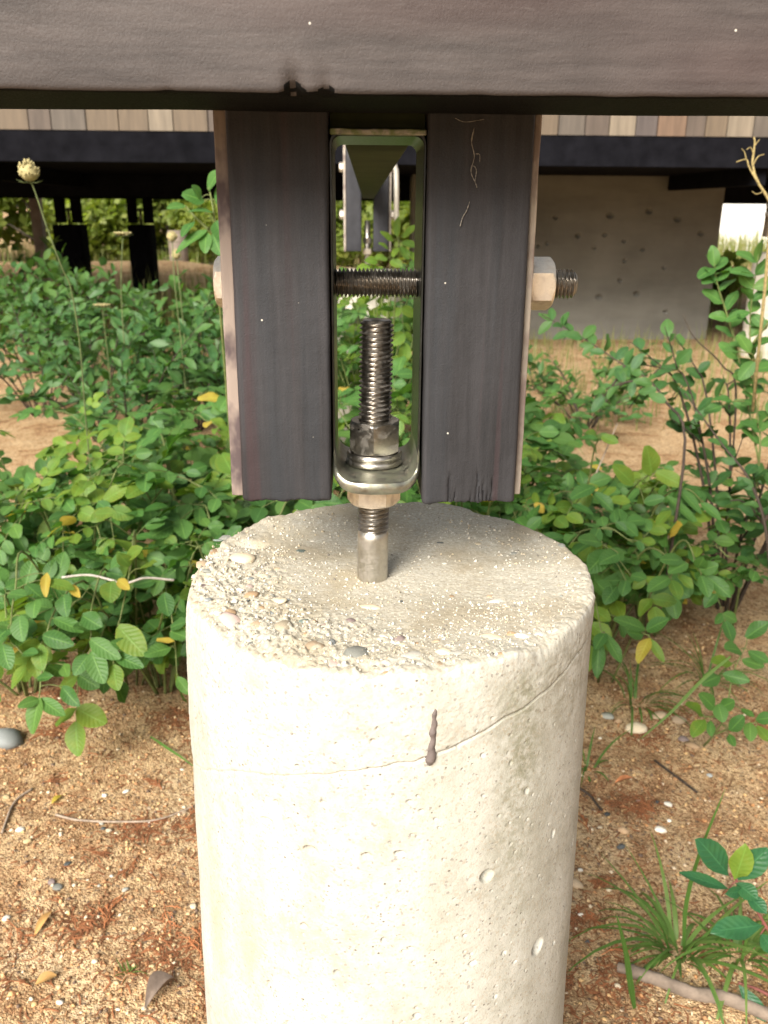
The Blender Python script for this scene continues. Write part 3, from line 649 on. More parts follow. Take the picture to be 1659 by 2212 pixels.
# paint drip
mb = MB(); P = []; R_ = []
for k, (t, z) in enumerate(zip(np.linspace(-81.2, -82.1, 14), np.linspace(.673, .6315, 14))):
    t += .15*math.sin(k*1.9); q_ = PR - .0005 + .0225*max(.69 - z, 0); P.append((PX + q_*math.cos(RAD(t)), q_*math.sin(RAD(t)), z)); R_.append([.0004, .0011, .0015, .0013, .0017, .0016, .0021, .0014, .0017, .0018, .0020, .0024, .0025, .0012][k])
mb.tube(spline(P, 40), list(1.35*np.interp(np.linspace(0, 13, 41), range(14), R_)), 10)
dr = mb.build('paint_drip', M['drip'], pier); tag(dr, 'brown paint drip running down the concrete')

# ================================================================== BACKGROUND BUILDING, FOOTINGS, WALL
bld = empty('timber_building', (0, 6.4, 1.1)); tag(bld, 'raised building clad in multi-toned vertical planks behind the front beam', 'building')
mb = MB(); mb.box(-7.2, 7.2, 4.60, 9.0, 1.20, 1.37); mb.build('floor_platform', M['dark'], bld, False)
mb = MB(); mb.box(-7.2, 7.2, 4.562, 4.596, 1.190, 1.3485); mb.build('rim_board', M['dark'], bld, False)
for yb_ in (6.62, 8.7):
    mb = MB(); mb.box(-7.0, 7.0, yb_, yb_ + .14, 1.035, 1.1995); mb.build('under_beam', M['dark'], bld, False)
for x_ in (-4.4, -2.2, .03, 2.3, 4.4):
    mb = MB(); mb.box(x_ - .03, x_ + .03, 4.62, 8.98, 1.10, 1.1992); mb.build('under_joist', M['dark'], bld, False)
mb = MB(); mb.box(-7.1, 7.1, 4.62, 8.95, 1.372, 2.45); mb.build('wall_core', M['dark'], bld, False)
CL = dict(tan=(.120, .088, .058), grey=(.092, .075, .060), brown=(.085, .064, .050), orange=(.135, .085, .055), pale=(.18, .145, .105), plum=(.065, .04, .037), dk=(.075, .06, .055))
CM = {k: mat_clad('cladding_' + k, c) for k, c in CL.items()}
rc = random.Random(12)
seq = {}
x_ = -6.1; widths = []
RIGHT = ['grey', 'orange', 'plum', 'tan', 'grey', 'brown', 'pale', 'dk', 'orange', 'brown', 'tan', 'pale', 'grey', 'brown', 'orange', 'tan', 'dk', 'pale']
RW = [.17, .06, .05, .10, .11, .10, .11, .09, .12, .08, .09, .11, .12, .07, .13, .1, .1, .1]
edges = [(.43, None)]; xx = .43
planks = []
for c, w_ in zip(RIGHT, RW): planks.append((xx, xx + w_, c)); xx += w_
while xx < 6.1: w_ = rc.choice((.07, .09, .11, .13)); planks.append((xx, xx + w_, rc.choice(list(CL)))); xx += w_
LEFT = ['tan', 'grey', 'brown', 'tan', 'tan', 'grey', 'tan', 'brown', 'tan', 'pale', 'tan']
LW = [.13, .14, .09, .12, .16, .10, .14, .17, .14, .10, .12]
xx = .43
k = 0
while xx > -6.1:
    w_ = LW[k % len(LW)] if k < 22 else rc.choice((.09, .11, .13)); c = rc.choice(('tan', 'grey', 'brown', 'tan')) if k < 4 else (LEFT[k % len(LEFT)] if k < 20 else rc.choice(list(CL)))
    planks.append((xx - w_, xx, c)); xx -= w_; k += 1
for (a, b_, c) in planks:
    mb = MB(); dy = rc.uniform(0, .006); mb.box(a*1.352 + .003, b_*1.352 - .003, 4.560 - dy, 4.5975, 1.350, 2.4); mb.build('plank', CM[c], bld, False)

def footing(name, label, x, y, ztop, zb, zt_, rot=0, r=.15, pm='farpier', posts=True, gap=.03, pw=.065, group='footings under the building'):
    e = empty(name, (x, y, 0)); tag(e, label, 'footing', group)
    V, F = lathe([(r, -.05), (r, ztop*.5), (r*1.003, ztop - .01), (r - .006, ztop - .002), (r - .02, ztop)], 40)
    V[:, 0] += .0; V[:, 2] += .004*fbm(V, 12, 3, 5)*(V[:, 2] > ztop - .02); V[:, 0] += x; V[:, 1] += y
    link('pier', mesh('pier', V, F, True, 40), M[pm], e)
    if posts:
        for s_ in (-1, 1):
            V, F = bar(pw, .089, .005, 12, (zb, zt_), 3, 3); V = put(V, (x + s_*(gap + pw/2), y, 0), (1, 0, 0), (0, 1, 0), (0, 0, 1))
            p = link('post', mesh('post', V, F, True, 50), M['darkpost'], e)
            V, F = bar(.009, .075, .001, 6, (zb, zt_), 2, 2); V = put(V, (x + s_*(gap + pw + .006), y + .006, 0), (1, 0, 0), (0, 1, 0), (0, 0, 1))
            link('side_board', mesh('side_board', V, F, True, 50), M['edgeR'], p)
        mb = MB(); mb.tube([(x, y, ztop - .03), (x, y, zb + .12)], .0115, 12); rd = mb.build('rod', M['rod'], e)
        V, F = hexnut(.0192, .022, .0108, .3); V[:, 0] += x; V[:, 1] += y; V[:, 2] += zb - .012; link('nut', mesh('nut', V, F, True, 28), M['zinc'], rd)
        V, F = hexnut(.0192, .022, .0108, .3); V[:, 0] += x; V[:, 1] += y; V[:, 2] += zb + .03; link('nut', mesh('nut', V, F, True, 28), M['nut'], rd)
        for zz in ((zt_ - .135), (zb + .142)):
            if zt_ - zb < .3 and zz > zb + .15: continue
            for s_ in (-1, 1):
                V, F = hexnut(.0185, .016, .009, .4); V = np.column_stack([x + s_*(gap + pw + .0105) + s_*V[:, 2], y + V[:, 0], zz + V[:, 1]])
                link('bolt_nut', mesh('bolt_nut', V, F, True, 28), M['zinc'], e)
    return e
mid = footing('pier_footing', 'distant post footing seen through the gap between the front posts', .0235, 3.1, .712, .789, 1.245, gap=.024, pw=.062)
# bent pale pipe beside that footing
pp = link('bent_pipe', mesh('bent_pipe', *(lambda m: (np.concatenate(m.V), m.F))((lambda m: (m.tube(spline([(.142, 3.06, .905), (.140, 3.06, .96), (.138, 3.06, 1.08), (.134, 3.06, 1.105), (.120, 3.06, 1.15), (.112, 3.06, 1.19)], 30), .0105, 12), m)[1])(MB()))), M['pipe'])
tag(pp, 'bent pale pipe beside the distant footing seen through the gap', 'pipe')
footing('pier_footing', 'right-hand pale round footing half hidden by oval leaves at the picture edge', 2.79, 5.3, .70, .80, 1.13, gap=.03, pw=.065)
footing('pier_footing', 'pale round footing far behind the left shrubs near the sandy bank', -2.53, 11.9, .66, .76, 1.12, posts=False, r=.13, pm='woodpost')
def dark_footing(label, x, y, w_):
    e = empty('post_footing', (x, y, 0)); tag(e, label, 'footing', 'footings under the building')
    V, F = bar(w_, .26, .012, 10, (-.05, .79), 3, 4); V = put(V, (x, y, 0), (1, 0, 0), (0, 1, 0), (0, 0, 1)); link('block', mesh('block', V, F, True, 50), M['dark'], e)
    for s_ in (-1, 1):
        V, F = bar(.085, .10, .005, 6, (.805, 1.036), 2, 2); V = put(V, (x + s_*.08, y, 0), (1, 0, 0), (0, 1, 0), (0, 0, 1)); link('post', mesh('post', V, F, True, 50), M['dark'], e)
    mb = MB(); mb.tube([(x, y, .78), (x, y, .95)], .014, 10); mb.tube([(x - .05, y, .93), (x + .05, y, .93)], .012, 8); mb.build('rod', M['rod'], e)
dark_footing('black footing nearest the left edge, behind the tall seed head stem', -2.89, 8.45, .27)
dark_footing('black footing standing second from the left edge under the building', -2.22, 8.6, .225)
# pale post at the very left edge
V, F = bar(.11, .11, .006, 8, (-.05, 1.13), 2, 2); V = put(V, (-3.50, 9.3, 0), (1, 0, 0), (0, 1, 0), (0, 0, 1))
tag(link('grey_post', mesh('grey_post', V, F, True, 50), M['woodpost']), 'pale grey post cut by the left picture edge', 'post')

# concrete wall under the building
WH = [(2.15, .955, .035), (1.86, .925, .04), (2.37, .90, .035), (1.45, .905, .022), (2.56, .80, .03), (1.63, .775, .026), (1.83, .785, .022), (1.98, .74, .018), (2.13, .68, .02), (2.0, .60, .02), (2.31, .55, .022), (1.98, .455, .022), (1.83, .33, .034), (2.12, .355, .034), (1.46, .19, .022), (1.58, .175, .022), (2.36, .22, .022), (1.33, .70, .02), (1.40, .72, .016), (1.76, .69, .018)]
cw = empty('concrete_wall', (1.54, 6.21, 0)); tag(cw, 'grey concrete wall pitted with dark holes under the building', 'wall')
NX, NZ = 300, 170
wx = np.linspace(2.70 - 2.32 + .012, 2.70 - .012, NX); wz = np.linspace(-.08, 1.198, NZ); WX, WZ = np.meshgrid(wx, wz); WX = WX.ravel(); WZ = WZ.ravel()
Wy = np.full_like(WX, 6.098) + .004*fbm(np.column_stack([WX*.5, WX*0, WZ*3]), 4, 3, 9)
for (hx, hz, hr) in WH:
    d2 = ((WX - hx)**2 + ((WZ - hz)*1.4)**2)/(hr*.62)**2; Wy += .035*np.exp(-d2**2)
link('wall_face', fast_mesh('wall_face', np.column_stack([WX, Wy, WZ]), grid_faces(NX, NZ)[:, ::-1]), M['cwall'], cw)
mb = MB(); mb.box(2.70 - 2.32, 2.70, 6.16, 6.40, -.08, 1.197); mb.box(2.70 - 2.32, 2.70 - 2.32 + .012, 6.0985, 6.16, -.08, 1.196); mb.box(2.70 - .012, 2.70, 6.0985, 6.16, -.08, 1.196)
mb.build('wall_body', M['cwall'], cw, False)

# added white building, made up to fill the bright gap past the concrete wall
white_fill = empty('white_standin', (11, 22.5, 0)); tag(white_fill, 'made-up white building filling the bright gap past the right end of the concrete wall', 'building')
M['white'] = mat_plain('white_standin_mat', (.80, .79, .76), .8, .04, 2, .1)
mb = MB(); mb.box(6.0, 17, 21, 26, -.1, 3.2); mb.build('wall', M['white'], white_fill, False)
mb = MB(); mb.add([(5.7, 20.7, 3.201), (17.3, 20.7, 3.201), (17.3, 26.3, 3.201), (5.7, 26.3, 3.201), (5.7, 23.5, 4.6), (17.3, 23.5, 4.6)], [(0, 3, 2, 1), (0, 1, 5, 4), (2, 3, 4, 5), (1, 2, 5), (3, 0, 4)]); mb.build('white_standin_roof', M['woodpost'], white_fill, False)
# ================================================================== PLANTS
def leaf_arrays(kind, var=0, st=7, cols=5):
    t = np.linspace(0, 1, st)
    if kind == 'rose': hw = .36*np.sin(np.pi*np.clip(t, .02, .98)**.92)**.60
    elif kind == 'lance': hw = .19*np.sin(np.pi*np.clip(t, .02, .99)**.95)**.85
    elif kind == 'oval': hw = .31*np.sin(np.pi*np.clip(t, .02, .97))**.62
    elif kind == 'broad': hw = .33*np.sin(np.pi*np.clip(t, .01, .985)**1.25)**.75
    elif kind == 'blade': hw = .035*np.minimum(1, (1 - t)*2.6 + .02)*np.minimum(1, t*4 + .5)
    elif kind == 'far': hw = .34*np.sin(np.pi*np.clip(t, .04, .96))
    rv = random.Random(var*13 + 5)
    fold = rv.uniform(.10, .32); droop = rv.uniform(.04, .22); tw = rv.uniform(-.25, .25); wave = rv.uniform(.0, .06)
    a = np.linspace(-1, 1, cols)
    T, A = np.meshgrid(t, a, indexing='ij'); HW = np.repeat(hw[:, None], cols, 1)
    y = A*HW; z = np.abs(A)*HW*fold*1.2 - droop*T**2 + tw*A*HW*T + wave*np.sin(T*9 + A*2)*np.abs(A)
    if kind == 'blade': z = np.abs(A)*HW*.6; 
    V = np.column_stack([T.ravel(), y.ravel(), z.ravel()]); F = grid_faces(cols, st)
    UV = np.column_stack([T.ravel(), (A.ravel() + 1)/2]); return V, F, UV
def uv_mesh(name, V, F, UV, mat):
    me = fast_mesh(name, V, F); uvl = me.uv_layers.new(name='UVMap')
    li = np.empty(len(me.loops), dtype=np.int32); me.loops.foreach_get('vertex_index', li)
    uvl.data.foreach_set('uv', np.ascontiguousarray(UV[li], dtype=np.float32).ravel()); me.materials.append(M[mat]); return me
LEAFM = {}
HALF = dict(rose=.36, lance=.19, oval=.31, broad=.33, blade=.035, far=.34)
def leaf_mesh(kind, mat, var):
    k = (kind, mat, var)
    if k not in LEAFM: LEAFM[k] = uv_mesh('leaf', *leaf_arrays(kind, var), mat)
    return LEAFM[k]
def frame(base, d, nrm, L, W, kind):
    d = Vector(d).normalized(); nrm = Vector(nrm); y = nrm.cross(d)
    if y.length < 1e-4: y = Vector((0, 0, 1)).cross(d)
    if y.length < 1e-4: y = Vector((1, 0, 0))
    y.normalize(); z = d.cross(y); m = Matrix.Identity(4); sy = (W/2)/HALF[kind]
    for i in range(3): m[i][0] = d[i]*L; m[i][1] = y[i]*sy; m[i][2] = z[i]*(L + sy)/2; m[i][3] = base[i]
    return m
def put_leaves(parent, LV, limit=290, name='leaf', join_mat=None, join_name='foliage'):
    """LV: list of (base, dir, normal, length, width, kind, mat). The first ones become leaf objects, the rest one mesh."""
    org = Vector(parent.location); rv = random.Random(len(LV))
    for (b, d, n_, L, W, kind, mat) in LV[:limit]:
        o = bpy.data.objects.new(name, leaf_mesh(kind, mat, rv.randrange(5))); COL.objects.link(o); o.parent = parent
        o.matrix_basis = frame(Vector(b) - org, d, n_, L, W, kind)
    rest = LV[limit:]
    if rest:
        Vs, Fs, Us = [], [], []; k = 0
        for (b, d, n_, L, W, kind, mat) in rest:
            V, F, UV = leaf_arrays(kind, rv.randrange(5), 5, 3); m = np.array(frame(b, d, n_, L, W, kind))
            Vs.append(V@m[:3, :3].T + m[:3, 3]); Fs.append(F + k); Us.append(UV); k += len(V)
        me = uv_mesh(join_name, np.concatenate(Vs), np.concatenate(Fs), np.concatenate(Us), join_mat or 'rosej')
        tag(link(join_name, me, None, parent), kind='stuff')
def rvec(r, s=1.): return Vector((r.gauss(0, s), r.gauss(0, s), r.gauss(0, s)))
def compound(r, LV, mb, base, d, s, nl, mats, kind='rose', wr=.70):
    """pinnate leaf: rachis with leaflet pairs and a terminal leaflet"""
    d = Vector(d).normalized(); n_ = (Vector((-.12, -.25, 1)) + rvec(r, .28)).normalized(); side = n_.cross(d).normalized(); n_ = d.cross(side)
    Lr = s*(1.15 + .35*nl); b = Vector(base); end = b + d*Lr + Vector((0, 0, -.15*Lr)); midp = b + d*Lr*.5 + Vector((0, 0, .03*Lr))
    sp = spline([b, midp, end], 6); mb.tube(sp, [.0011, .001, .001, .0009, .0008, .0007, .0006], 4, False)
    mt = r.choice(mats)
    for k in range(nl):
        f = .42 + .5*k/max(nl - 1, 1) if nl > 1 else .6; p = sp[min(int(f*6), 5)]
        for sg in (-1, 1):
            dd = (d*.55 + side*sg + rvec(r, .16) - Vector((0, 0, .12))).normalized(); sz = s*r.uniform(.68, 1.12)*(1 - .12*(nl - k - 1)/nl)
            LV.append((p, dd, n_ + rvec(r, .24), sz, sz*wr*r.uniform(.9, 1.1), kind, mt if r.random() < .9 else r.choice(mats)))
    LV.append((end, (d + rvec(r, .12) - Vector((0, 0, .12))).normalized(), n_ + rvec(r, .2), s*1.1, s*1.1*wr, kind, mt))
def cane_path(r, root, h, spread, ang):
    x, y = root; d = Vector((math.cos(ang), math.sin(ang), 0)); b = Vector((x, y, gz(x, y) - .01)) + d*spread*.06
    hh = h*r.uniform(.55, 1.05); sp = spread*r.uniform(.35, 1.0)
    return spline([b, b + d*sp*.3 + Vector((0, 0, hh*.55)), b + d*sp*.7 + Vector((0, 0, hh*.95)), b + d*sp*1.0 + Vector((0, 0, hh*r.uniform(.75, 1.0)))], 16)
def rose_shrub(label, root, h, spread, canes, per, s, seed, mats=('rose', 'rose', 'rose', 'rosey'), group='rose shrubs left of the pier', limit=290, stem='green_stem', nl=(2, 3), extra=None, jm=None):
    r = random.Random(seed); e = empty('rose_shrub', (*root, gz(*root))); tag(e, label, 'shrub', group); LV = []; mb = MB(); a0 = r.uniform(0, 6.28)
    for c in range(canes):
        P = cane_path(r, root, h, spread, a0 + 2*math.pi*c/canes + r.uniform(-.35, .35)); mb.tube(P, list(np.linspace(.0032, .0012, len(P))), 6)
        for k in range(per):
            f = .28 + .72*(k + r.random()*.7)/per; i = min(int(f*16), 15); p = P[i]; tang = (P[i + 1] - P[i]).normalized()
            ang = k*2.4 + r.uniform(-.5, .5); out = Vector((math.cos(ang), math.sin(ang), 0))
            dd = out + tang*.5 + Vector((0, 0, r.uniform(-.05, .5))) if k < per - 1 else tang + Vector((0, 0, .2)) + rvec(r, .2)
            compound(r, LV, mb, p, dd, s*r.uniform(.65, 1.25), r.choice(nl), mats)
    if r.random() < .9 and mats[0] == 'rose':
        for j in r.sample(range(len(LV)), max(1, len(LV)//45)): l = list(LV[j]); l[6] = 'yel'; LV[j] = tuple(l)
    if extra: extra(LV, mb)
    mb.build('stems', M[stem], e); LV.sort(key=lambda l: l[0][1] - .5*l[0][2]); put_leaves(e, LV, limit, join_mat=jm); return e
def simple_shrub(label, root, h, spread, canes, per, s, seed, kind='lance', mat='lance', group='narrow-leaved shrubs behind the roses', limit=290, stem='bark', wr=.42, jm=None, name='leafy_shrub'):
    r = random.Random(seed); e = empty(name, (*root, gz(*root))); tag(e, label, 'shrub', group); LV = []; mb = MB(); a0 = r.uniform(0, 6.28)
    def along(P, per, f0):
        for k in range(per):
            f = f0 + (1 - f0)*(k + r.random())/per; i = min(int(f*(len(P) - 1)), len(P) - 2); p = P[i]; tang = (P[i + 1] - P[i]).normalized()
            ang = k*2.4 + r.uniform(-.6, .6); out = Vector((math.cos(ang), math.sin(ang), .25)); dd = (out + tang*.75).normalized(); sz = s*r.uniform(.7, 1.15)
            LV.append((p, dd, Vector((-.1, -.3, 1)) + rvec(r, .45), sz, sz*wr*r.uniform(.85, 1.15), kind, mat))
    for c in range(canes):
        P = cane_path(r, root, h, spread, a0 + 2*math.pi*c/canes + r.uniform(-.4, .4)); mb.tube(P, list(np.linspace(.0045, .0012, len(P))), 6)
        along(P, per, .3)
        for q in range(3):
            i = r.randrange(5, 14); d = (P[i + 1] - P[i]).normalized() + rvec(r, .5); d.normalize(); L = spread*r.uniform(.25, .5)
            Q = spline([P[i], P[i] + d*L*.5 + Vector((0, 0, L*.12)), P[i] + d*L + Vector((0, 0, L*.2))], 8); mb.tube(Q, list(np.linspace(.002, .0008, len(Q))), 5); along(Q, max(per//2, 3), .15)
    mb.build('stems', M[stem], e); LV.sort(key=lambda l: l[0][1] - .5*l[0][2]); put_leaves(e, LV, limit, join_mat=jm); return e
def hero(name, label, cat, root, H, canes, kind, cmap, seed, group=None, stem='green_stem', nrm=(-.15, -.62, .75), lift=0., srad=.0026):
    """plant whose individual leaves are laid out one by one: H = (base xyz, tip xyz, width, colour key)"""
    r = random.Random(seed); e = empty(name, (root[0], root[1], gz(root[0], root[1]))); tag(e, label, cat, group); LV = []; mb = MB(); S = []
    for c in canes:
        P = spline(c, 20); mb.tube(P, list(np.linspace(srad, srad*.45, len(P))), 6); S += P
    for h in H:
        b, t = Vector(h[:3]), Vector(h[3:6]); d = t - b; L = d.length; near = min(S, key=lambda p: (p - b).length)
        if (near - b).length > .002: mb.tube(spline([near, (near + b)/2 + Vector((0, 0, .004)), b], 5), [.0009]*6, 4, False)
        LV.append((b, d, Vector(nrm) + rvec(r, .16), L*1.03, h[6], kind, cmap[h[7]]))
    mb.build('stems', M[stem], e); put_leaves(e, LV); return e
HL = [(-0.547,0.673,0.174,-0.554,0.634,0.133,0.037,'g'),(-0.547,0.672,0.172,-0.572,0.649,0.175,0.019,'g'),(-0.545,0.672,0.172,-0.501,0.642,0.162,0.025,'g'),(-0.509,0.678,0.191,-0.477,0.647,0.177,0.025,'g'),(-0.464,0.695,0.243,-0.481,0.664,0.226,0.029,'g'),(-0.46,0.697,0.248,-0.433,0.658,0.212,0.036,'g'),(-0.462,0.704,0.266,-0.41,0.671,0.251,0.03,'g'),(-0.42,0.694,0.242,-0.371,0.665,0.238,0.025,'g'),(-0.423,0.688,0.227,-0.41,0.653,0.201,0.03,'y'),(-0.415,0.71,0.288,-0.366,0.672,0.256,0.044,'y'),(-0.541,0.708,0.272,-0.487,0.681,0.271,0.03,'g'),(-0.506,0.73,0.337,-0.496,0.697,0.317,0.03,'g'),(-0.533,0.738,0.358,-0.485,0.712,0.359,0.025,'y'),(-0.58,0.72,0.303,-0.57,0.685,0.278,0.034,'g'),(-0.475,0.717,0.304,-0.44,0.69,0.301,0.032,'g'),(-0.553,0.728,0.329,-0.551,0.698,0.314,0.031,'g'),(-0.426,0.735,0.359,-0.422,0.703,0.34,0.035,'y'),(-0.415,0.736,0.361,-0.392,0.709,0.359,0.018,'Y'),(-0.535,0.743,0.371,-0.529,0.709,0.347,0.017,'Y'),(-0.495,0.735,0.352,-0.474,0.707,0.346,0.015,'Y'),(-0.338,0.726,0.341,-0.326,0.693,0.319,0.029,'g'),(-0.327,0.695,0.255,-0.364,0.671,0.256,0.029,'g'),(-0.316,0.678,0.207,-0.292,0.648,0.197,0.02,'g'),(-0.547,0.703,0.257,-0.535,0.668,0.231,0.031,'y'),(-0.351,0.701,0.267,-0.317,0.677,0.277,0.013,'Y'),(-0.522,0.717,0.299,-0.47,0.688,0.294,0.026,'g'),(-0.6,0.733,0.337,-0.564,0.71,0.349,0.026,'g'),(-0.609,0.705,0.257,-0.59,0.67,0.234,0.031,'g'),(-0.6,0.713,0.282,-0.612,0.686,0.277,0.035,'g'),(-0.575,0.698,0.243,-0.544,0.678,0.259,0.02,'g'),(-0.551,0.684,0.203,-0.521,0.664,0.222,0.017,'g'),(-0.507,0.691,0.226,-0.492,0.663,0.222,0.022,'g'),(-0.327,0.707,0.286,-0.297,0.688,0.308,0.026,'g'),(-0.327,0.704,0.28,-0.297,0.68,0.285,0.026,'g'),(-0.391,0.698,0.256,-0.417,0.679,0.274,0.022,'g'),(-0.458,0.711,0.287,-0.481,0.69,0.298,0.024,'g'),(-0.4,0.748,0.397,-0.373,0.73,0.421,0.024,'y'),(-0.395,0.743,0.384,-0.406,0.727,0.41,0.024,'y'),(-0.377,0.741,0.38,-0.347,0.722,0.4,0.024,'y'),(-0.453,0.774,0.465,-0.415,0.751,0.476,0.024,'y')]
HR = [(0.495,0.755,0.253,0.44,0.742,0.282,0.025,'g'),(0.498,0.754,0.251,0.524,0.739,0.282,0.029,'g'),(0.503,0.75,0.238,0.475,0.716,0.213,0.024,'Y'),(0.505,0.749,0.236,0.52,0.715,0.212,0.017,'y'),(0.538,0.784,0.339,0.495,0.757,0.33,0.029,'g'),(0.543,0.783,0.335,0.549,0.751,0.317,0.029,'y'),(0.556,0.785,0.343,0.571,0.757,0.335,0.02,'y'),(0.471,0.788,0.342,0.489,0.764,0.348,0.024,'g'),(0.462,0.785,0.334,0.45,0.756,0.322,0.024,'g'),(0.425,0.755,0.246,0.401,0.726,0.235,0.024,'g'),(0.425,0.754,0.244,0.446,0.716,0.211,0.024,'g'),(0.414,0.752,0.236,0.405,0.709,0.186,0.024,'g'),(0.492,0.752,0.244,0.459,0.733,0.259,0.019,'g'),(0.562,0.794,0.368,0.519,0.774,0.381,0.024,'g'),(0.571,0.792,0.364,0.532,0.767,0.361,0.024,'g'),(0.593,0.787,0.352,0.613,0.768,0.369,0.026,'g'),(0.595,0.784,0.343,0.6,0.751,0.321,0.028,'g'),(0.603,0.784,0.343,0.638,0.75,0.321,0.026,'g'),(0.59,0.789,0.356,0.589,0.772,0.379,0.024,'g'),(0.449,0.801,0.379,0.412,0.776,0.376,0.03,'g'),(0.43,0.803,0.383,0.391,0.771,0.36,0.037,'g'),(0.419,0.809,0.397,0.374,0.79,0.412,0.03,'g')]
HR5 = [(0.598,0.702,0.11,0.566,0.689,0.143,0.023,'y'),(0.601,0.699,0.102,0.57,0.671,0.093,0.025,'y'),(0.611,0.698,0.1,0.603,0.67,0.092,0.016,'g'),(0.646,0.691,0.084,0.657,0.678,0.12,0.025,'g'),(0.681,0.695,0.098,0.672,0.665,0.085,0.024,'g'),(0.692,0.696,0.103,0.711,0.677,0.122,0.024,'g'),(0.694,0.693,0.092,0.706,0.663,0.082,0.026,'y'),(0.644,0.689,0.078,0.642,0.663,0.075,0.015,'g'),(0.629,0.705,0.123,0.642,0.688,0.146,0.024,'g'),(0.62,0.705,0.12,0.589,0.693,0.158,0.026,'g'),(0.625,0.707,0.129,0.623,0.677,0.116,0.026,'g'),(0.666,0.703,0.121,0.676,0.679,0.124,0.015,'g'),(0.627,0.724,0.176,0.589,0.7,0.176,0.028,'g'),(0.633,0.725,0.178,0.668,0.7,0.182,0.024,'g'),(0.649,0.731,0.198,0.606,0.713,0.214,0.024,'y'),(0.664,0.738,0.219,0.632,0.72,0.236,0.032,'g'),(0.668,0.732,0.203,0.694,0.707,0.205,0.024,'g'),(0.679,0.737,0.217,0.702,0.709,0.213,0.024,'g'),(0.675,0.745,0.24,0.698,0.732,0.277,0.028,'g')]
HRY = [(0.594,1.083,0.437,0.578,1.08,0.499,0.047,'y'),(0.602,1.085,0.444,0.648,1.052,0.427,0.036,'y'),(0.556,1.078,0.42,0.513,1.069,0.462,0.035,'y'),(0.624,1.068,0.397,0.685,1.024,0.351,0.023,'g'),(0.647,1.073,0.414,0.688,1.033,0.376,0.025,'g'),(0.695,1.062,0.385,0.727,1.027,0.363,0.023,'g'),(0.578,1.065,0.384,0.608,1.045,0.402,0.025,'g'),(0.475,1.079,0.415,0.423,1.051,0.405,0.035,'g'),(0.472,1.074,0.403,0.508,1.04,0.38,0.028,'g'),(0.429,1.067,0.379,0.465,1.038,0.372,0.02,'g'),(0.419,1.061,0.359,0.443,1.033,0.356,0.028,'y'),(0.49,1.113,0.513,0.516,1.085,0.507,0.023,'y'),(0.482,1.113,0.513,0.456,1.094,0.528,0.02,'y')]
HB = [(0.458,0.266,0.158,0.416,0.262,0.214,0.033,'g'),(0.466,0.264,0.153,0.468,0.257,0.205,0.029,'y'),(0.467,0.264,0.152,0.493,0.256,0.204,0.032,'g'),(0.458,0.261,0.141,0.393,0.25,0.177,0.016,'g'),(0.467,0.263,0.149,0.481,0.237,0.15,0.023,'g'),(0.5,0.244,0.099,0.433,0.225,0.111,0.029,'g'),(0.48,0.258,0.136,0.493,0.231,0.134,0.02,'g'),(0.498,0.24,0.088,0.505,0.214,0.087,0.023,'g'),(0.47,0.22,0.027,0.493,0.186,0.006,0.02,'g'),(0.48,0.259,0.14,0.446,0.24,0.154,0.015,'g')]
HT = [(-0.303,1.197,0.984,-0.282,1.183,1.019,0.039,'g'),(-0.311,1.19,0.963,-0.345,1.172,0.98,0.038,'g'),(-0.294,1.182,0.942,-0.334,1.16,0.949,0.031,'g'),(-0.306,1.171,0.91,-0.361,1.135,0.875,0.029,'g'),(-0.306,1.169,0.905,-0.307,1.133,0.874,0.026,'g'),(-0.331,1.177,0.926,-0.352,1.145,0.904,0.024,'g'),(-0.348,1.188,0.955,-0.376,1.163,0.954,0.022,'g'),(-0.289,1.189,0.963,-0.274,1.172,0.986,0.039,'g'),(-0.289,1.176,0.926,-0.268,1.138,0.893,0.033,'g'),(-0.317,1.192,0.968,-0.326,1.175,0.991,0.031,'g'),(-0.294,1.169,0.905,-0.277,1.13,0.869,0.031,'g')]
HS = [(0.098,1.944,0.879,0.097,1.937,0.93,0.025,'g'),(0.087,1.94,0.867,0.052,1.925,0.893,0.02,'g'),(0.074,1.933,0.846,0.048,1.915,0.865,0.016,'g'),(0.114,1.943,0.877,0.147,1.928,0.91,0.028,'g'),(0.112,1.938,0.864,0.147,1.91,0.858,0.031,'g'),(0.101,1.933,0.849,0.084,1.902,0.83,0.024,'g'),(0.106,1.934,0.852,0.129,1.899,0.825,0.029,'g'),(0.069,1.924,0.821,0.036,1.901,0.825,0.029,'g'),(0.079,1.921,0.814,0.108,1.892,0.805,0.029,'g'),(0.021,1.919,0.803,-0.017,1.891,0.792,0.027,'g'),(0.042,1.922,0.813,0.01,1.899,0.817,0.027,'g'),(0.133,1.929,0.839,0.15,1.895,0.818,0.027,'g')]
RM = dict(g='rose', y='rosey', Y='yel')
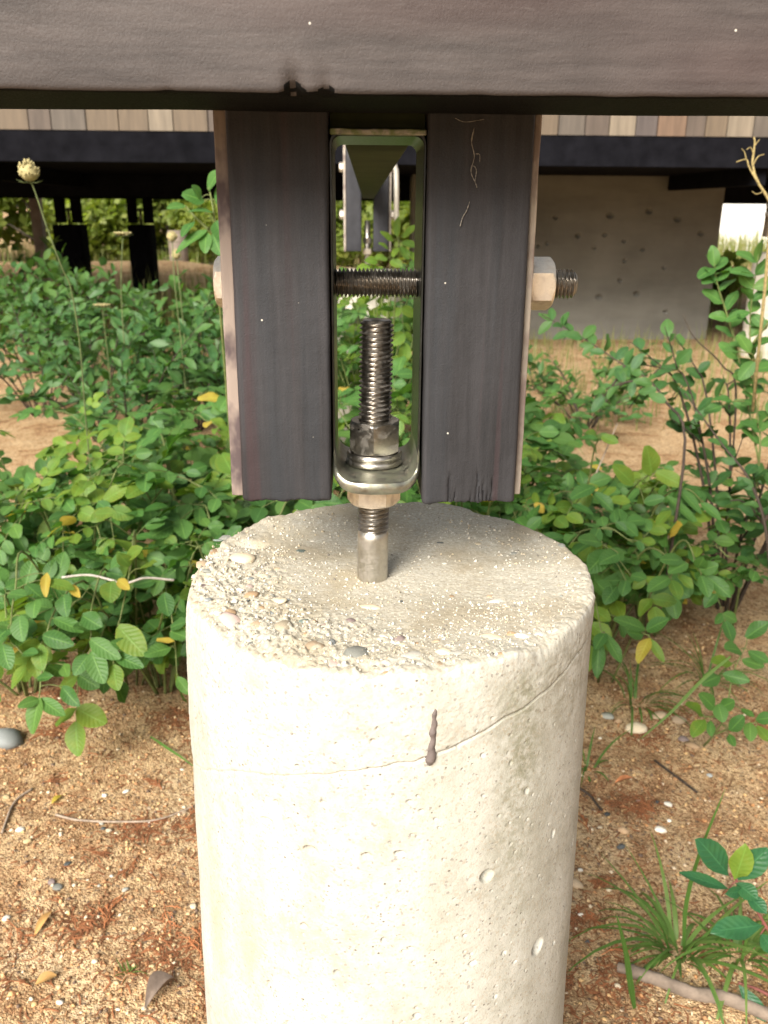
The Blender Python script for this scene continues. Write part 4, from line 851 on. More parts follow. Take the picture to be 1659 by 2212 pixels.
# --- nearest plants, leaf by leaf
hero('rose_shrub', 'low rose shrub at the lower left with large round leaves over bare sand', 'shrub', (-.50, 1.0), HL,
     [[(-.50, 1.0, 0), (-.50, .85, .30), (-.53, .74, .30), (-.545, .70, .22), (-.548, .674, .172)], [(-.50, 1.0, 0), (-.47, .86, .32), (-.465, .74, .31), (-.46, .70, .25)],
      [(-.48, 1.0, 0), (-.42, .88, .38), (-.40, .76, .37), (-.42, .70, .26)], [(-.47, 1.0, 0), (-.38, .84, .22), (-.335, .74, .33), (-.32, .70, .25)],
      [(-.55, 1.0, 0), (-.60, .84, .36), (-.59, .74, .34), (-.60, .71, .26)]], 'rose', RM, 11, 'rose shrubs left of the pier')
hero('rose_shrub', 'rose shrub just right of the pier with one yellowed leaflet', 'shrub', (.50, 1.0), HR,
     [[(.50, 1.0, 0), (.52, .90, .33), (.55, .80, .36), (.54, .785, .337)], [(.50, 1.0, 0), (.47, .9, .2), (.47, .78, .25), (.50, .752, .243)], [(.47, 1.0, 0), (.45, .9, .33), (.43, .81, .385), (.42, .806, .395)],
      [(.53, 1.0, 0), (.58, .88, .36), (.595, .787, .348)], [(.46, 1.0, 0), (.43, .88, .26), (.42, .755, .244)]], 'rose', RM, 12, 'rose shrubs right of the pier')
hero('rose_seedling', 'small upright rose sprig on open sand at the right edge', 'shrub', (.640, .765), HR5,
     [[(.637, .765, 0), (.637, .73, .05), (.640, .705, .11), (.652, .725, .18), (.676, .742, .23)], [(.637, .73, .05), (.665, .705, .085), (.69, .695, .098)], [(.640, .71, .10), (.61, .703, .106), (.60, .70, .108)]], 'oval', RM, 13, srad=.0022)
hero('rose_shrub', 'rose shrub behind the pier right side with two bright lime leaves on top', 'shrub', (.58, 1.25), HRY,
     [[(.56, 1.25, 0), (.56, 1.18, .3), (.57, 1.09, .42), (.60, 1.084, .442)], [(.60, 1.25, 0), (.63, 1.15, .33), (.66, 1.075, .41), (.70, 1.06, .386)], [(.52, 1.25, 0), (.48, 1.15, .33), (.47, 1.08, .41), (.43, 1.067, .375)], [(.50, 1.25, 0), (.49, 1.17, .42), (.486, 1.113, .513)]], 'rose', RM, 14, 'rose shrubs right of the pier')
hero('broadleaf_sprig', 'red-stemmed sprig with broad blue-green leaves at the lower right edge', 'plant', (.56, .20), HB,
     [[(.56, .20, 0), (.53, .225, .06), (.50, .245, .105), (.48, .258, .138), (.461, .266, .157)], [(.54, .20, 0), (.50, .215, .02), (.47, .22, .03)]], 'broad', dict(g='broad', y='rosey'), 15, stem='red_stem', srad=.003)
hero('rose_cane', 'tall rose cane with drooping pale leaves left of the left post', 'shrub', (-.30, 1.35), HT,
     [[(-.30, 1.35, 0), (-.30, 1.28, .5), (-.295, 1.20, .85), (-.292, 1.185, .93), (-.300, 1.195, .985)], [(-.295, 1.19, .90), (-.33, 1.185, .935), (-.348, 1.188, .955)]], 'rose', RM, 16, srad=.0035)
hero('rose_cane', 'leafy sprig seen through the gap above the horizontal bolt', 'shrub', (.09, 2.1), HS,
     [[(.09, 2.1, 0), (.09, 2.05, .5), (.10, 1.95, .80), (.102, 1.942, .86), (.098, 1.944, .88)], [(.07, 2.1, 0), (.05, 2.0, .55), (.03, 1.93, .80)]], 'rose', dict(g='rosey', y='rosey', Y='yel'), 17, srad=.003)
# --- left rose thicket
LR = [('rose shrub touching the pier, left side, low under the post', (-.27, 1.02), .40, .26, 12, 6, .046), ('rose shrub behind the white twig, filling the left middle', (-.62, 1.20), .42, .30, 13, 6, .046),
      ('bright rose shrub with large pale leaves left of the left post', (-.42, 1.36), .47, .30, 11, 6, .056), ('rose shrub cut by the left edge above the yellow leaves', (-.84, 1.18), .38, .30, 12, 6, .046),
      ('rose shrub behind the foot of the left post', (-.16, 1.34), .42, .28, 12, 6, .046), ('rose shrub in the second row near the left edge', (-.95, 1.72), .34, .30, 11, 5, .044), ('rose shrub in the second row behind the bright one', (-.58, 1.78), .48, .34, 13, 6, .046),
      ('rose shrub in the second row behind the left post', (-.2, 1.8), .50, .30, 12, 6, .046), ('low rose shrub under the white twig, nearest the pier', (-.42, .98), .32, .24, 11, 6, .044), ('low rose shrub at the left edge above the blue-grey rock', (-.70, .98), .30, .24, 11, 6, .044)]
for i, (lb, rt, h, sp, ca, pe, s_) in enumerate(LR):
    rose_shrub(lb, rt, h, sp, ca, pe, s_, 200 + i, ('rosey', 'rose', 'rose', 'rosey') if i == 2 else ('rose', 'rose', 'rose', 'rosey'))
# --- narrow-leaved shrubs further back on the left
LS = [('dark narrow-leaved shrub at the left edge with arching stems', (-1.50, 3.95), .58, .48), ('dark narrow-leaved shrub left of the left post, middle of the row', (-.85, 2.45), .52, .40), ('narrow-leaved shrub half hidden by the left post', (-.42, 2.5), .52, .38),
      ('narrow-leaved shrub behind, left of the bolt head', (-.75, 3.2), .55, .45), ('narrow-leaved shrub far at the left edge below the black footing', (-1.55, 3.5), .52, .5), ('narrow-leaved shrub in front of the second black footing', (-1.12, 3.0), .50, .42)]
for i, (lb, rt, h, sp) in enumerate(LS): simple_shrub(lb, rt, h, sp, 13, 15, .066 if i < 3 else .072, 300 + i, limit=240, jm='lancej')
FS = [('hazy green shrub in the back row under the left footings', (-2.0, 4.7), .55, .6), ('hazy green shrub in the back row left of the bolt head', (-1.15, 4.6), .55, .6), ('hazy green shrub in the back row behind the left post', (-.55, 4.3), .5, .55), ('hazy green shrub behind the distant footing in the gap', (.1, 4.6), .5, .6), ('hazy green shrub at the far left edge', (-2.7, 5.6), .55, .7)]
for i, (lb, rt, h, sp) in enumerate(FS): simple_shrub(lb, rt, h, sp, 11, 12, .085, 320 + i, 'oval', 'rose', 'back row of shrubs', 0, wr=.55, jm='rosej')
# --- shrubs in the gap behind the rod
rose_shrub('rose shrub seen between the posts behind the upper nut', (.03, 1.75), .52, .26, 12, 6, .046, 240, group='shrubs behind the rod')
rose_shrub('rose shrub seen between the posts below the bolt, farther back', (.05, 2.35), .78, .30, 15, 8, .046, 241, ('rosey', 'rose', 'rose'), group='shrubs behind the rod')
rose_shrub('pale rose shrub hiding the distant footing below the bolt', (.06, 2.78), .72, .26, 16, 8, .050, 242, ('rosey', 'rose', 'rosey'), group='shrubs behind the rod')
# --- right side
RR = [('rose shrub against the back right of the pier', (.30, 1.05), .40, .24, 12, 6, .046), ('rose shrub right of the pier below the lime leaves', (.54, 1.14), .36, .26, 12, 6, .044), ('rose shrub behind the right post foot', (.34, 1.40), .46, .28, 12, 6, .046),
      ('rose shrub right of centre behind the lime leaves', (.66, 1.5), .38, .28, 10, 5, .044), ('rose shrub close behind the pier, right of the right post foot', (.24, 1.22), .46, .26, 13, 6, .050), ('rose shrub between the pier and the dark right shrubs', (.68, 1.22), .34, .24, 12, 6, .042), ('rose shrub standing behind, just right of the right post at mid height', (.44, 1.88), .50, .26, 12, 6, .048)]
for i, (lb, rt, h, sp, ca, pe, s_) in enumerate(RR): rose_shrub(lb, rt, h, sp, ca, pe, s_, 260 + i, group='rose shrubs right of the pier')
simple_shrub('dark oval-leaved shrub at the right edge with black stems', (.92, 1.35), .62, .30, 9, 9, .046, 280, 'oval', 'lance', 'dark shrubs at the right edge', 290, wr=.62, name='oval_leaf_shrub')
simple_shrub('low dark oval-leaved shrub at the right edge behind the sprig', (1.02, 1.10), .42, .28, 8, 9, .044, 281, 'oval', 'lance', 'dark shrubs at the right edge', 290, wr=.62, name='oval_leaf_shrub')
simple_shrub('small green shrub at the foot of the concrete wall', (1.05, 3.3), .26, .45, 12, 12, .060, 282, 'lance', 'lance', 'shrubs near the wall', 120, jm='rosej')
def branch(label, root, paths, s, gap, kind, mat, wr, seed, stem='bark', r0=.0035, grp=None, f0=.1, name='leafy_branch'):
    r = random.Random(seed); e = empty(name, (*root, gz(*root))); tag(e, label, 'branch', grp); mb = MB(); LV = []
    for c in paths:
        n_ = 24; P = spline(c, n_); mb.tube(P, list(np.linspace(r0, r0*.35, len(P))), 6); L = sum((P[i + 1] - P[i]).length for i in range(n_)); m = int(L/gap)
        for k in range(m):
            f = f0 + (1 - f0)*k/max(m - 1, 1); i = min(int(f*n_), n_ - 1); tang = (P[i + 1] - P[i]).normalized(); sg = 1 if k % 2 else -1
            side = tang.cross(Vector((-.1, -.8, .6))).normalized(); dd = side*sg + tang*r.uniform(.2, 1.1) + rvec(r, .42); sz = s*r.uniform(.75, 1.15)
            if k == m - 1: dd = tang
            LV.append((P[i], dd, Vector((-.1, -.55, .8)) + rvec(r, .3), sz, sz*wr, kind, mat))
    mb.build('stems', M[stem], e); put_leaves(e, LV); return e
branch('dark bare-based branch arching left across the sand toward the right nut', (.62, 1.0), [[(.62, 1.0, .25), (.658, 1.094, .51), (.674, 1.267, .55), (.667, 1.384, .58), (.628, 1.446, .601), (.541, 1.521, .656), (.45, 1.593, .704)],
       [(.667, 1.384, .58), (.62, 1.40, .57), (.58, 1.42, .55)], [(.628, 1.446, .601), (.60, 1.43, .56), (.575, 1.42, .53)]], .044, .020, 'oval', 'lance', .52, 41, f0=.35)
branch('upright stem with paired oval leaves in front of the right-hand footing', (.88, 1.217), [[(.88, 1.217, .02), (.88, 1.217, .425), (.87, 1.269, .571), (.837, 1.27, .722), (.834, 1.272, .876)], [(.88, 1.217, .425), (.829, 1.304, .668), (.775, 1.319, .80), (.762, 1.319, .845)],
       [(.86, 1.27, .62), (.84, 1.24, .66), (.80, 1.23, .67)], [(.85, 1.27, .68), (.875, 1.25, .74), (.90, 1.24, .78)], [(.87, 1.26, .55), (.82, 1.24, .56), (.78, 1.23, .55)], [(.875, 1.25, .5), (.91, 1.22, .55), (.93, 1.2, .6)]], .050, .027, 'oval', 'rose', .62, 42, 'green_stem', .003, f0=.3)
branch('bare grey-brown stem rising in front of the concrete wall base', (.93, 1.42), [[(.93, 1.42, .0), (.917, 1.458, .509), (.883, 1.489, .595), (.815, 1.514, .659), (.786, 1.533, .712)]], .03, 9, 'oval', 'lance', .5, 43, r0=.003, name='bare_stem')
branch('black stem slanting up behind the lime leaves at the right edge', (.86, .95), [[(.86, .95, .0), (.804, .971, .324), (.791, 1.062, .43), (.755, 1.137, .489), (.696, 1.224, .58)], [(.80, 1.0, .36), (.84, 1.02, .42), (.87, 1.05, .52)]], .042, .06, 'oval', 'lance', .55, 44, r0=.0042, f0=.4)
# dead twig top right
mb = MB()
for pts, r0 in (([(.83, 1.18, .55), (.815, 1.195, .93), (.805, 1.202, .976), (.788, 1.211, 1.002), (.774, 1.224, 1.037), (.779, 1.238, 1.076), (.776, 1.24, 1.092)], .0036), ([(.788, 1.211, 1.002), (.768, 1.224, 1.035), (.762, 1.229, 1.05), (.742, 1.228, 1.045)], .0022), ([(.774, 1.224, 1.037), (.785, 1.23, 1.055), (.797, 1.23, 1.06)], .0016),
                ([(.776, 1.232, 1.06), (.768, 1.23, 1.072), (.760, 1.23, 1.068)], .0014), ([(.762, 1.229, 1.05), (.757, 1.23, 1.063), (.750, 1.23, 1.07)], .0014), ([(.779, 1.238, 1.076), (.788, 1.24, 1.088)], .0013), ([(.795, 1.206, .99), (.78, 1.20, .985), (.770, 1.20, .99)], .0013)):
    P = spline(pts, 10); mb.tube(P, list(np.linspace(r0, r0*.5, 11)), 6)
tag(mb.build('dead_twig', mat_plain('yellow_twig', (.26, .20, .085), .85, .4, 150, .4)), 'yellowish dead forked twig at the upper right edge', 'twig')
# white twig among the left roses
mb = MB(); mb.tube(spline([(-.532, .80, .338), (-.482, .80, .342), (-.42, .785, .334), (-.383, .787, .342), (-.333, .784, .339)], 30), .0021, 6)
tag(mb.build('white_twig', mat_plain('white_twig', (.44, .40, .35), .85, .25, 120, .4)), 'thin whitish kinked twig resting on the left rose leaves', 'twig')
mb = MB(); mb.tube(spline([(.50, 1.25, .30), (.55, 1.32, .38), (.61, 1.40, .47)], 12), list(np.linspace(.003, .0015, 13)), 6)
tag(mb.build('grey_twig', M['twig']), 'straight pale grey twig leaning behind the lime leaves', 'twig')

# --- wild carrot seed heads
def seed_head(label, stem, hr, seed, closed=True):
    r = random.Random(seed); e = empty('wild_carrot', (stem[-1][0], stem[-1][1], gz(*stem[-1][:2]))); tag(e, label, 'flower', 'dried wild carrot flowers'); P = spline(stem, 30)
    mb = MB(); mb.tube(P[::-1], list(np.linspace(.0022, .0017, 31)), 6); mb.build('stem', M['seedstem'], e)
    top = P[0]; mb = MB(); c = top + Vector((0, 0, hr*.95))
    if closed:
        bm = bmesh.new(); bmesh.ops.create_icosphere(bm, subdivisions=3, radius=1); V = np.array([v.co for v in bm.verts]); F = [[v.index for v in f.verts] for f in bm.faces]; bm.free()
        V = V*(.86 + .12*np.abs(noise(V, 4.5, seed)))[:, None]; V[:, 2] *= np.where(V[:, 2] < 0, .95, .9); mb.add(V*hr + np.array(c), F)
        for k in range(90):
            d = rvec(r).normalized()
            if d.z < -.5: continue
            q = c + d*hr*.84; mb.tube([q, q + (d + Vector((0, 0, .5)))*hr*.10, q + (d + Vector((0, 0, 1.)))*hr*.2], [hr*.085, hr*.08, hr*.03], 5)
    else:
        for k in range(40):
            a = r.uniform(0, 6.28); rr = hr*math.sqrt(r.random()); q = top + Vector((math.cos(a)*rr, math.sin(a)*rr, hr*.25 + r.uniform(-.03, .03)*hr)); mb.tube([top, (top + q)/2 + Vector((0, 0, -.05*hr)), q], [.0006]*3, 4); mb.tube([q, q + Vector((0, 0, hr*.12))], hr*.11, 6)
    mb.build('head', M['seed'], e)
    mb = MB()
    for k in range(9):
        a = k*.7 + r.random()*.3; d = Vector((math.cos(a), math.sin(a), 0)); mb.tube([top, top + d*hr*.7 + Vector((0, 0, -.05*hr)), top + d*hr*1.25 + Vector((0, 0, r.uniform(.0, .35)*hr))], [.0009, .0007, .0003], 4)
    mb.build('bracts', M['seedstem'], e)
seed_head('round dried seed head on a long stem against the black underside, upper left', [(-.782, 1.583, 1.005), (-.776, 1.588, .988), (-.755, 1.588, .896), (-.733, 1.592, .809), (-.722, 1.606, .760), (-.72, 1.62, .62), (-.73, 1.63, .4), (-.74, 1.64, 0)], .024, 3)
seed_head('blurred seed head left of the left post, upper of the close pair', [(-.623, 2.368, .845), (-.614, 2.316, .706), (-.60, 2.3, .4), (-.60, 2.3, 0)], .017, 4)
seed_head('blurred seed head left of the left post, lower of the close pair', [(-.63, 2.452, .785), (-.617, 2.408, .668), (-.61, 2.4, .4), (-.61, 2.4, 0)], .017, 5)
seed_head('flat yellowish flower head in front of the second black footing', [(-.841, 2.587, .858), (-.846, 2.517, .657), (-.85, 2.5, .3), (-.85, 2.5, 0)], .032, 6, False)
seed_head('flat yellowish flower head low in front of the second black footing', [(-.97, 2.7, .60), (-.965, 2.69, .45), (-.96, 2.68, .2), (-.96, 2.68, 0)], .030, 7, False)

# --- grass
BL = {}
def blade_mesh(mat, var):
    k = (mat, var)
    if k not in BL:
        rv = random.Random(var); st, cols = 8, 3; t = np.linspace(0, 1, st); bend = .15 + .22*var; hw = .5*np.minimum(1, (1 - t)**.7*1.5 + .01)*np.minimum(1, .6 + t*3)
        a = np.linspace(-1, 1, cols); T, A = np.meshgrid(t, a, indexing='ij'); HW = np.repeat(hw[:, None], cols, 1); ang = bend*T*1.6
        V = np.column_stack([(np.sin(ang)*T).ravel(), (A*HW).ravel(), (np.cos(ang)*T).ravel()]); V[:, 0] += (np.abs(A)*HW*.002).ravel()
        BL[k] = uv_mesh('blade', V, grid_faces(cols, st), np.column_stack([T.ravel(), (A.ravel() + 1)/2]), mat)
    return BL[k]
def grass_tuft(label, x, y, n_, L, spread, seed, wd=.0042, mats=('grass',), name='grass_tuft', lean=(0, 0), grp='grass tufts'):
    r = random.Random(seed); e = empty(name, (x, y, gz(x, y) - .003)); tag(e, label, 'grass', grp)
    for k in range(n_):
        a = r.uniform(0, 6.28); o = bpy.data.objects.new('blade', blade_mesh(r.choice(mats), r.randrange(5))); COL.objects.link(o); o.parent = e
        rr = spread*.14*math.sqrt(r.random()); ln = L*r.uniform(.45, 1.1); tilt = r.uniform(.05, .95)
        m = Matrix.Translation((rr*math.cos(a) + r.uniform(-.004, .004), rr*math.sin(a), 0))@Matrix.Rotation(a + r.uniform(-.5, .5), 4, 'Z')@Matrix.Rotation(tilt, 4, 'Y')@Matrix.Diagonal((ln, wd*r.uniform(.55, 1.2), ln, 1))
        o.matrix_basis = m
    return e
def one_blade(label, pts, wd, seed):
    P = spline(pts, 14); V = []; U = []
    for i, p in enumerate(P):
        t = i/14; d = (P[min(i + 1, 14)] - P[max(i - 1, 0)]).normalized(); s_ = d.cross(Vector((.15, -.85, .5))).normalized(); hw_ = wd/2*min(1, (1 - t)**.6*1.4 + .02)*min(1, .55 + t*2)
        for a in (-1, 0, 1): V.append(p + s_*a*hw_ + d.cross(s_)*(-.25*hw_*abs(a))); U.append((t, (a + 1)/2))
    o = link('long_grass_leaf', uv_mesh('grass_blade', np.array(V), grid_faces(3, 15), np.array(U), 'grass')); tag(o, label, 'grass', 'single long grass leaves'); return o
grass_tuft('green grass tuft beside the fallen stick at the lower right', .425, .300, 46, .150, .14, 51, .0058)
grass_tuft('grass tuft at the lower right edge under the broad leaves', .505, .29, 30, .13, .12, 52, .0052)
grass_tuft('thin grass tuft on sand behind the right side of the pier', .56, .93, 26, .17, .18, 53, .0042)
grass_tuft('thin grass tuft at the right edge in shade of the shrub', .74, 1.0, 24, .17, .18, 54, .0042)
grass_tuft('grass tuft near the sandy gap right of the right nut', .62, 2.1, 22, .24, .2, 55, .006)
grass_tuft('grass tuft in front of the concrete wall, left part', .80, 2.9, 22, .26, .2, 56, .007)
grass_tuft('small grass tuft on open sand right of the pier, upper', .40, .70, 9, .10, .1, 57, .0045)
grass_tuft('tiny needle-leaved seedling on sand left of the pier', -.3148, .272, 14, .030, .02, 58, .0022, name='seedling', grp=None)
one_blade('broad dark grass blade standing beside the pier at lower right', [(.337, .211, 0), (.325, .209, .05), (.313, .207, .103), (.296, .205, .160)], .0085, 1)
one_blade('long pale blade leaning left over the sand right of the pier', [(.60, .64, .262), (.55, .625, .225), (.50, .61, .175), (.445, .595, .130)], .0062, 2)
one_blade('upright blade rising left of the broad-leaved sprig', [(.432, .30, 0), (.425, .30, .08), (.432, .298, .17), (.45, .295, .27)], .0068, 3)
one_blade('bent blade on the sand close to the pier edge, right', [(.355, .59, .085), (.345, .57, .05), (.336, .55, .02), (.322, .535, .004)], .0062, 4)
one_blade('thin blade lying on the sand left of the pier', [(-.405, .80, .010), (-.37, .765, .012), (-.335, .735, .010), (-.305, .71, .005)], .0048, 5)
r = random.Random(77); Vs, Fs, Us = [], [], []; k = 0
def field(n_, x0, x1, y0, y1, l0, l1, wd):
    global k
    for _ in range(n_):
        x = r.uniform(x0, x1); y = r.uniform(y0, y1); L = r.uniform(l0, l1); a = r.uniform(0, 6.28); b_ = r.uniform(.1, .6); z = -.01
        d = Vector((math.cos(a), math.sin(a), 0)); s_ = Vector((-d.y, d.x, 0)); t1 = Vector((x, y, z)); 
        pts = [t1, t1 + Vector((0, 0, L*.5)) + d*L*.12*b_, t1 + Vector((0, 0, L*.95)) + d*L*.5*b_]
        for q, (p, hw_) in enumerate(zip(pts, (wd, wd*.8, wd*.1))):
            Vs.append(p - s_*hw_); Vs.append(p + s_*hw_); Us.append((q/2, 0)); Us.append((q/2, 1))
        Fs.append((k, k + 1, k + 3, k + 2)); Fs.append((k + 2, k + 3, k + 5, k + 4)); k += 6
field(7000, 2.75, 13, 6.2, 23, .12, .34, .005); field(2500, 5, 13, 15, 20.5, .35, .75, .010); field(1500, .9, 3.2, 3.2, 6.0, .06, .2, .0035); field(900, -1.5, -.1, 4.2, 8, .2, .6, .003); field(700, -3.6, -1.4, 5, 9, .2, .55, .004); field(800, -5, 1.5, 8, 10.5, .1, .3, .004); field(3500, -9, 3, 11.8, 20, .2, .5, .007)
fg = link('field_grass', uv_mesh('field_grass', np.array(Vs), np.array(Fs), np.array(Us), 'grassj')); tag(fg, 'thin yellow-green wild grass on the ground behind', 'grass', kind='stuff')

# --- trees beyond the building
def tree(label, x, y, H, R, zc, seed, nleaf, ls, name='tree', cat='tree', grp='trees beyond the building'):
    r = random.Random(seed); g0 = gz(x, y); e = empty(name, (x, y, g0)); tag(e, label, cat, grp); mb = MB(); mb.tube(spline([(x, y, g0 - .1), (x + r.uniform(-.1, .1), y, g0 + H*.35), (x + r.uniform(-.3, .3), y, g0 + H*.85)], 10), list(np.linspace(.045*H**.8, .012*H, 11)), 8)
    lob = []
    for q in range(11):
        a = r.uniform(0, 6.28); zz = g0 + zc + (H - zc)*r.uniform(0, .9); rr = R*r.uniform(.25, .8)*(1 - .45*max(0, (zz - g0)/H - .4)); c = Vector((x + math.cos(a)*rr, y + math.sin(a)*rr, zz)); lob.append((c, R*r.uniform(.28, .52)))
        mb.tube([Vector((x, y, g0 + (zz - g0)*.6)), (Vector((x, y, zz)) + c)/2, c], [.02*H**.5, .012*H**.5, .005], 5)
    mb.build('trunk', M['trunk'], e); V4 = []; F4 = []; U4 = []; kk = 0
    for _ in range(nleaf):
        c, rad = r.choice(lob); d = rvec(r).normalized()*(r.random()**.45)*rad; d.z *= .8; p = c + d
        if p.z < g0 + .02: continue
        a = rvec(r).normalized(); n2 = (Vector((0, -.4, 1)) + rvec(r, .7)).normalized(); s_ = n2.cross(a).normalized(); L = ls*r.uniform(.6, 1.3)
        for (u, v) in ((-.5, 0), (0, -.32), (.5, 0), (0, .32)): V4.append(p + a*u*L + s_*v*L); U4.append((u + .5, v*1.5 + .5))
        F4.append((kk, kk + 1, kk + 2, kk + 3)); kk += 4
    link('crown', uv_mesh('crown', np.array(V4), np.array(F4), np.array(U4), 'treeleaf'), None, e)
TR = [('tree behind the first black footing', -5.2, 15.5, 5.5, 2.4, .5), ('tree at the far left beyond the sandy bank', -8.0, 15, 6, 2.6, .4), ('pale tree between the two black footings', -3.6, 17.5, 6, 2.4, .5), ('tree behind the second black footing', -1.9, 16.5, 5.5, 2.2, .5), ('tree right of the second black footing, near the left post', -.4, 19, 6.5, 2.5, .7), ('tree behind the gap between the posts', 1.2, 17, 5.5, 2.2, .6)]
for i, (lb, x, y, H, R, zc) in enumerate(TR): tree(lb, x, y, H, R, zc, 60 + i, 5200, .26)
BU = [('bush behind the sandy bank at the left edge', -6.6, 13.6, 1.9, 1.1), ('bush behind the bank between the left edge and the first black footing', -5.2, 14.0, 1.8, 1.1), ('bush directly behind the first black footing', -4.1, 13.6, 1.7, 1.0), ('bush behind the bank between the black footings', -3.1, 14.0, 1.8, 1.1), ('bush directly behind the second black footing', -2.1, 13.6, 1.7, 1.0),
      ('yellowish bush right of the second black footing', -1.1, 14.0, 1.8, 1.0), ('bush behind the bank near the left post', -.2, 13.5, 1.6, .9), ('bush glimpsed left of the distant footing in the gap', .7, 12.8, 1.5, .9), ('green bush beside the right end of the concrete wall', 3.6, 9.0, .55, .5)]
for i, (lb, x, y, H, R) in enumerate(BU): tree(lb, x, y, H, R, .1, 80 + i, 4200 if H > 1 else 1500, .13, 'bush', 'bush', 'bushes behind the bank')

# ================================================================== SMALL THINGS ON THE SAND
PEB = [(-0.613,0.64,0.0077,'y'),(-0.448,0.642,0.0054,'w'),(-0.414,0.652,0.0059,'w'),(-0.33,0.715,0.0043,'w'),(-0.557,0.553,0.0077,'w'),(-0.535,0.525,0.0075,'y'),(-0.415,0.55,0.006,'c'),(-0.403,0.546,0.0034,'c'),(-0.355,0.572,0.0035,'w'),(-0.306,0.602,0.0071,'t'),(-0.364,0.611,0.0049,'t'),(-0.39,0.234,0.005,'w'),(-0.313,0.22,0.003,'w'),(-0.363,0.293,0.0042,'c'),(-0.263,0.318,0.004,'y'),(-0.25,0.388,0.0061,'c'),(-0.506,0.4,0.005,'y'),(-0.51,0.372,0.0056,'w'),(-0.381,0.371,0.0034,'c'),(-0.357,0.425,0.0055,'g'),(-0.468,0.437,0.0071,'p'),(-0.285,0.282,0.0049,'y'),(-0.28,0.219,0.0037,'c'),(-0.397,0.431,0.0031,'g'),(-0.426,0.557,0.0043,'k'),(-0.433,0.57,0.0056,'g'),(-0.373,0.465,0.0028,'w'),(-0.384,0.451,0.0032,'w'),(-0.429,0.242,0.0037,'c'),(-0.456,0.473,0.0061,'k'),(-0.456,0.427,0.0088,'g'),(-0.276,0.368,0.0038,'k'),(-0.395,0.312,0.0036,'c'),(-0.418,0.445,0.002,'w'),(0.48,0.539,0.0104,'w'),(0.516,0.604,0.0084,'w'),(0.403,0.497,0.007,'k'),(0.403,0.578,0.0053,'k'),(0.305,0.319,0.0041,'k'),(0.467,0.613,0.0042,'b'),(0.327,0.45,0.0045,'w'),(0.306,0.364,0.0046,'w'),(0.382,0.545,0.0044,'c'),(0.418,0.536,0.009,'o'),(0.314,0.422,0.011,'t'),(0.499,0.609,0.005,'k'),(0.36,0.41,0.0044,'c'),(0.503,0.563,0.0041,'w'),(0.616,0.679,0.0053,'b'),(0.391,0.362,0.0039,'o'),(0.325,0.244,0.0051,'c'),(0.47,0.239,0.0035,'o'),(0.51,0.272,0.0046,'o'),(0.529,0.826,0.0203,'c'),(0.621,0.85,0.0158,'t'),(0.485,0.871,0.0147,'g'),(0.503,0.856,0.0097,'o'),(0.588,0.868,0.0147,'t'),(0.615,0.76,0.0138,'o'),(0.607,0.786,0.0105,'p'),(0.45,0.796,0.0038,'w'),(0.618,1.136,0.0127,'t'),(-0.68,0.805,0.0332,'b')]
CN = dict(w='white', y='yellow', c='cream', t='tan', g='grey', p='purplish', k='black', b='blue-grey', o='orange', r='pink', e='dark')
BIG = {53: 'large cream stone on sand right of the pier near the leaning blade', 54: 'tan stone beside the large cream stone right of the pier', 55: 'flat grey stone nearest the pier edge on the right', 57: 'rounded tan stone behind the large cream stone', 58: 'orange stone in front of the small rose sprig', 59: 'purplish stone in front of the small rose sprig', 61: 'tan stone in shade under the right shrubs', 62: 'pale blue-grey rock cut by the left edge under the roses', 44: 'tan pebble half hidden by the pier edge on the right', 34: 'bright white pebble on open sand, largest right of the pier', 35: 'thin bright white chip above the largest white pebble'}
rp = random.Random(21)
for i, (x, y, a, c) in enumerate(PEB):
    o = pebble('pebble', x, y, gz(x, y) + a*.18, a, a*rp.uniform(.6, .85), a*rp.uniform(.4, .6), c, (rp.uniform(-.2, .2), rp.uniform(-.2, .2), rp.uniform(-.6, .6)), None, i)
    if i in BIG: tag(o, BIG[i], 'stone', 'stones on the sand')
    else:
        sd_ = 'left' if x < 0 else 'right'; tag(o, f'small {CN[c]} pebble on the sand {sd_} of the pier', 'pebble', f'{CN[c]} pebbles {sd_} of the pier')
ORD = ['nearest the camera', 'second nearest the camera', 'third nearest the camera', 'fourth nearest the camera', 'fifth nearest the camera', 'sixth nearest the camera', 'seventh nearest the camera', 'eighth nearest the camera', 'ninth nearest the camera', 'tenth nearest the camera', 'eleventh nearest the camera', 'twelfth nearest the camera']
def rank_labels():
    by = {}
    for o in COL.objects:
        if o.parent is None and o.get('group') and o.get('category') in ('pebble', 'dry sprig', 'twig'): by.setdefault(o['label'], []).append(o)
    for lb, os_ in by.items():
        if len(os_) > 1:
            for q, o in enumerate(sorted(os_, key=lambda o: o.location.y if o['category'] == 'pebble' else o.data.vertices[0].co.y)): o['label'] = lb.replace('on the sand ', '').replace('lying ', '') + ', ' + ORD[min(q, 11)]
def scatter_xy(r, n_):
    out = []
    while len(out) < n_:
        x = r.uniform(-.80, .85); y = .08 + 1.5*r.random()**1.5
        if math.hypot(x - PX, y) < .155 or (abs(x) < .18 and y > .2 and y < .6): continue
        out.append((x, y))
    return np.array(out)
r = random.Random(31)
XY = scatter_xy(r, 30000); Z = ground_z(XY[:, 0], XY[:, 1]); rg = np.random.default_rng(4)
oct_ = np.array([(1, 0, 0), (0, 1, 0), (-1, 0, 0), (0, -1, 0), (0, 0, 1), (0, 0, -1)], float); of = np.array([(0, 1, 4), (1, 2, 4), (2, 3, 4), (3, 0, 4), (1, 0, 5), (2, 1, 5), (3, 2, 5), (0, 3, 5)])
N = len(XY); sz = .0009 + .0034*rg.random(N)**3.6; sc3 = np.column_stack([sz*rg.uniform(.8, 1.4, N), sz*rg.uniform(.7, 1.1, N), sz*rg.uniform(.55, .9, N)])
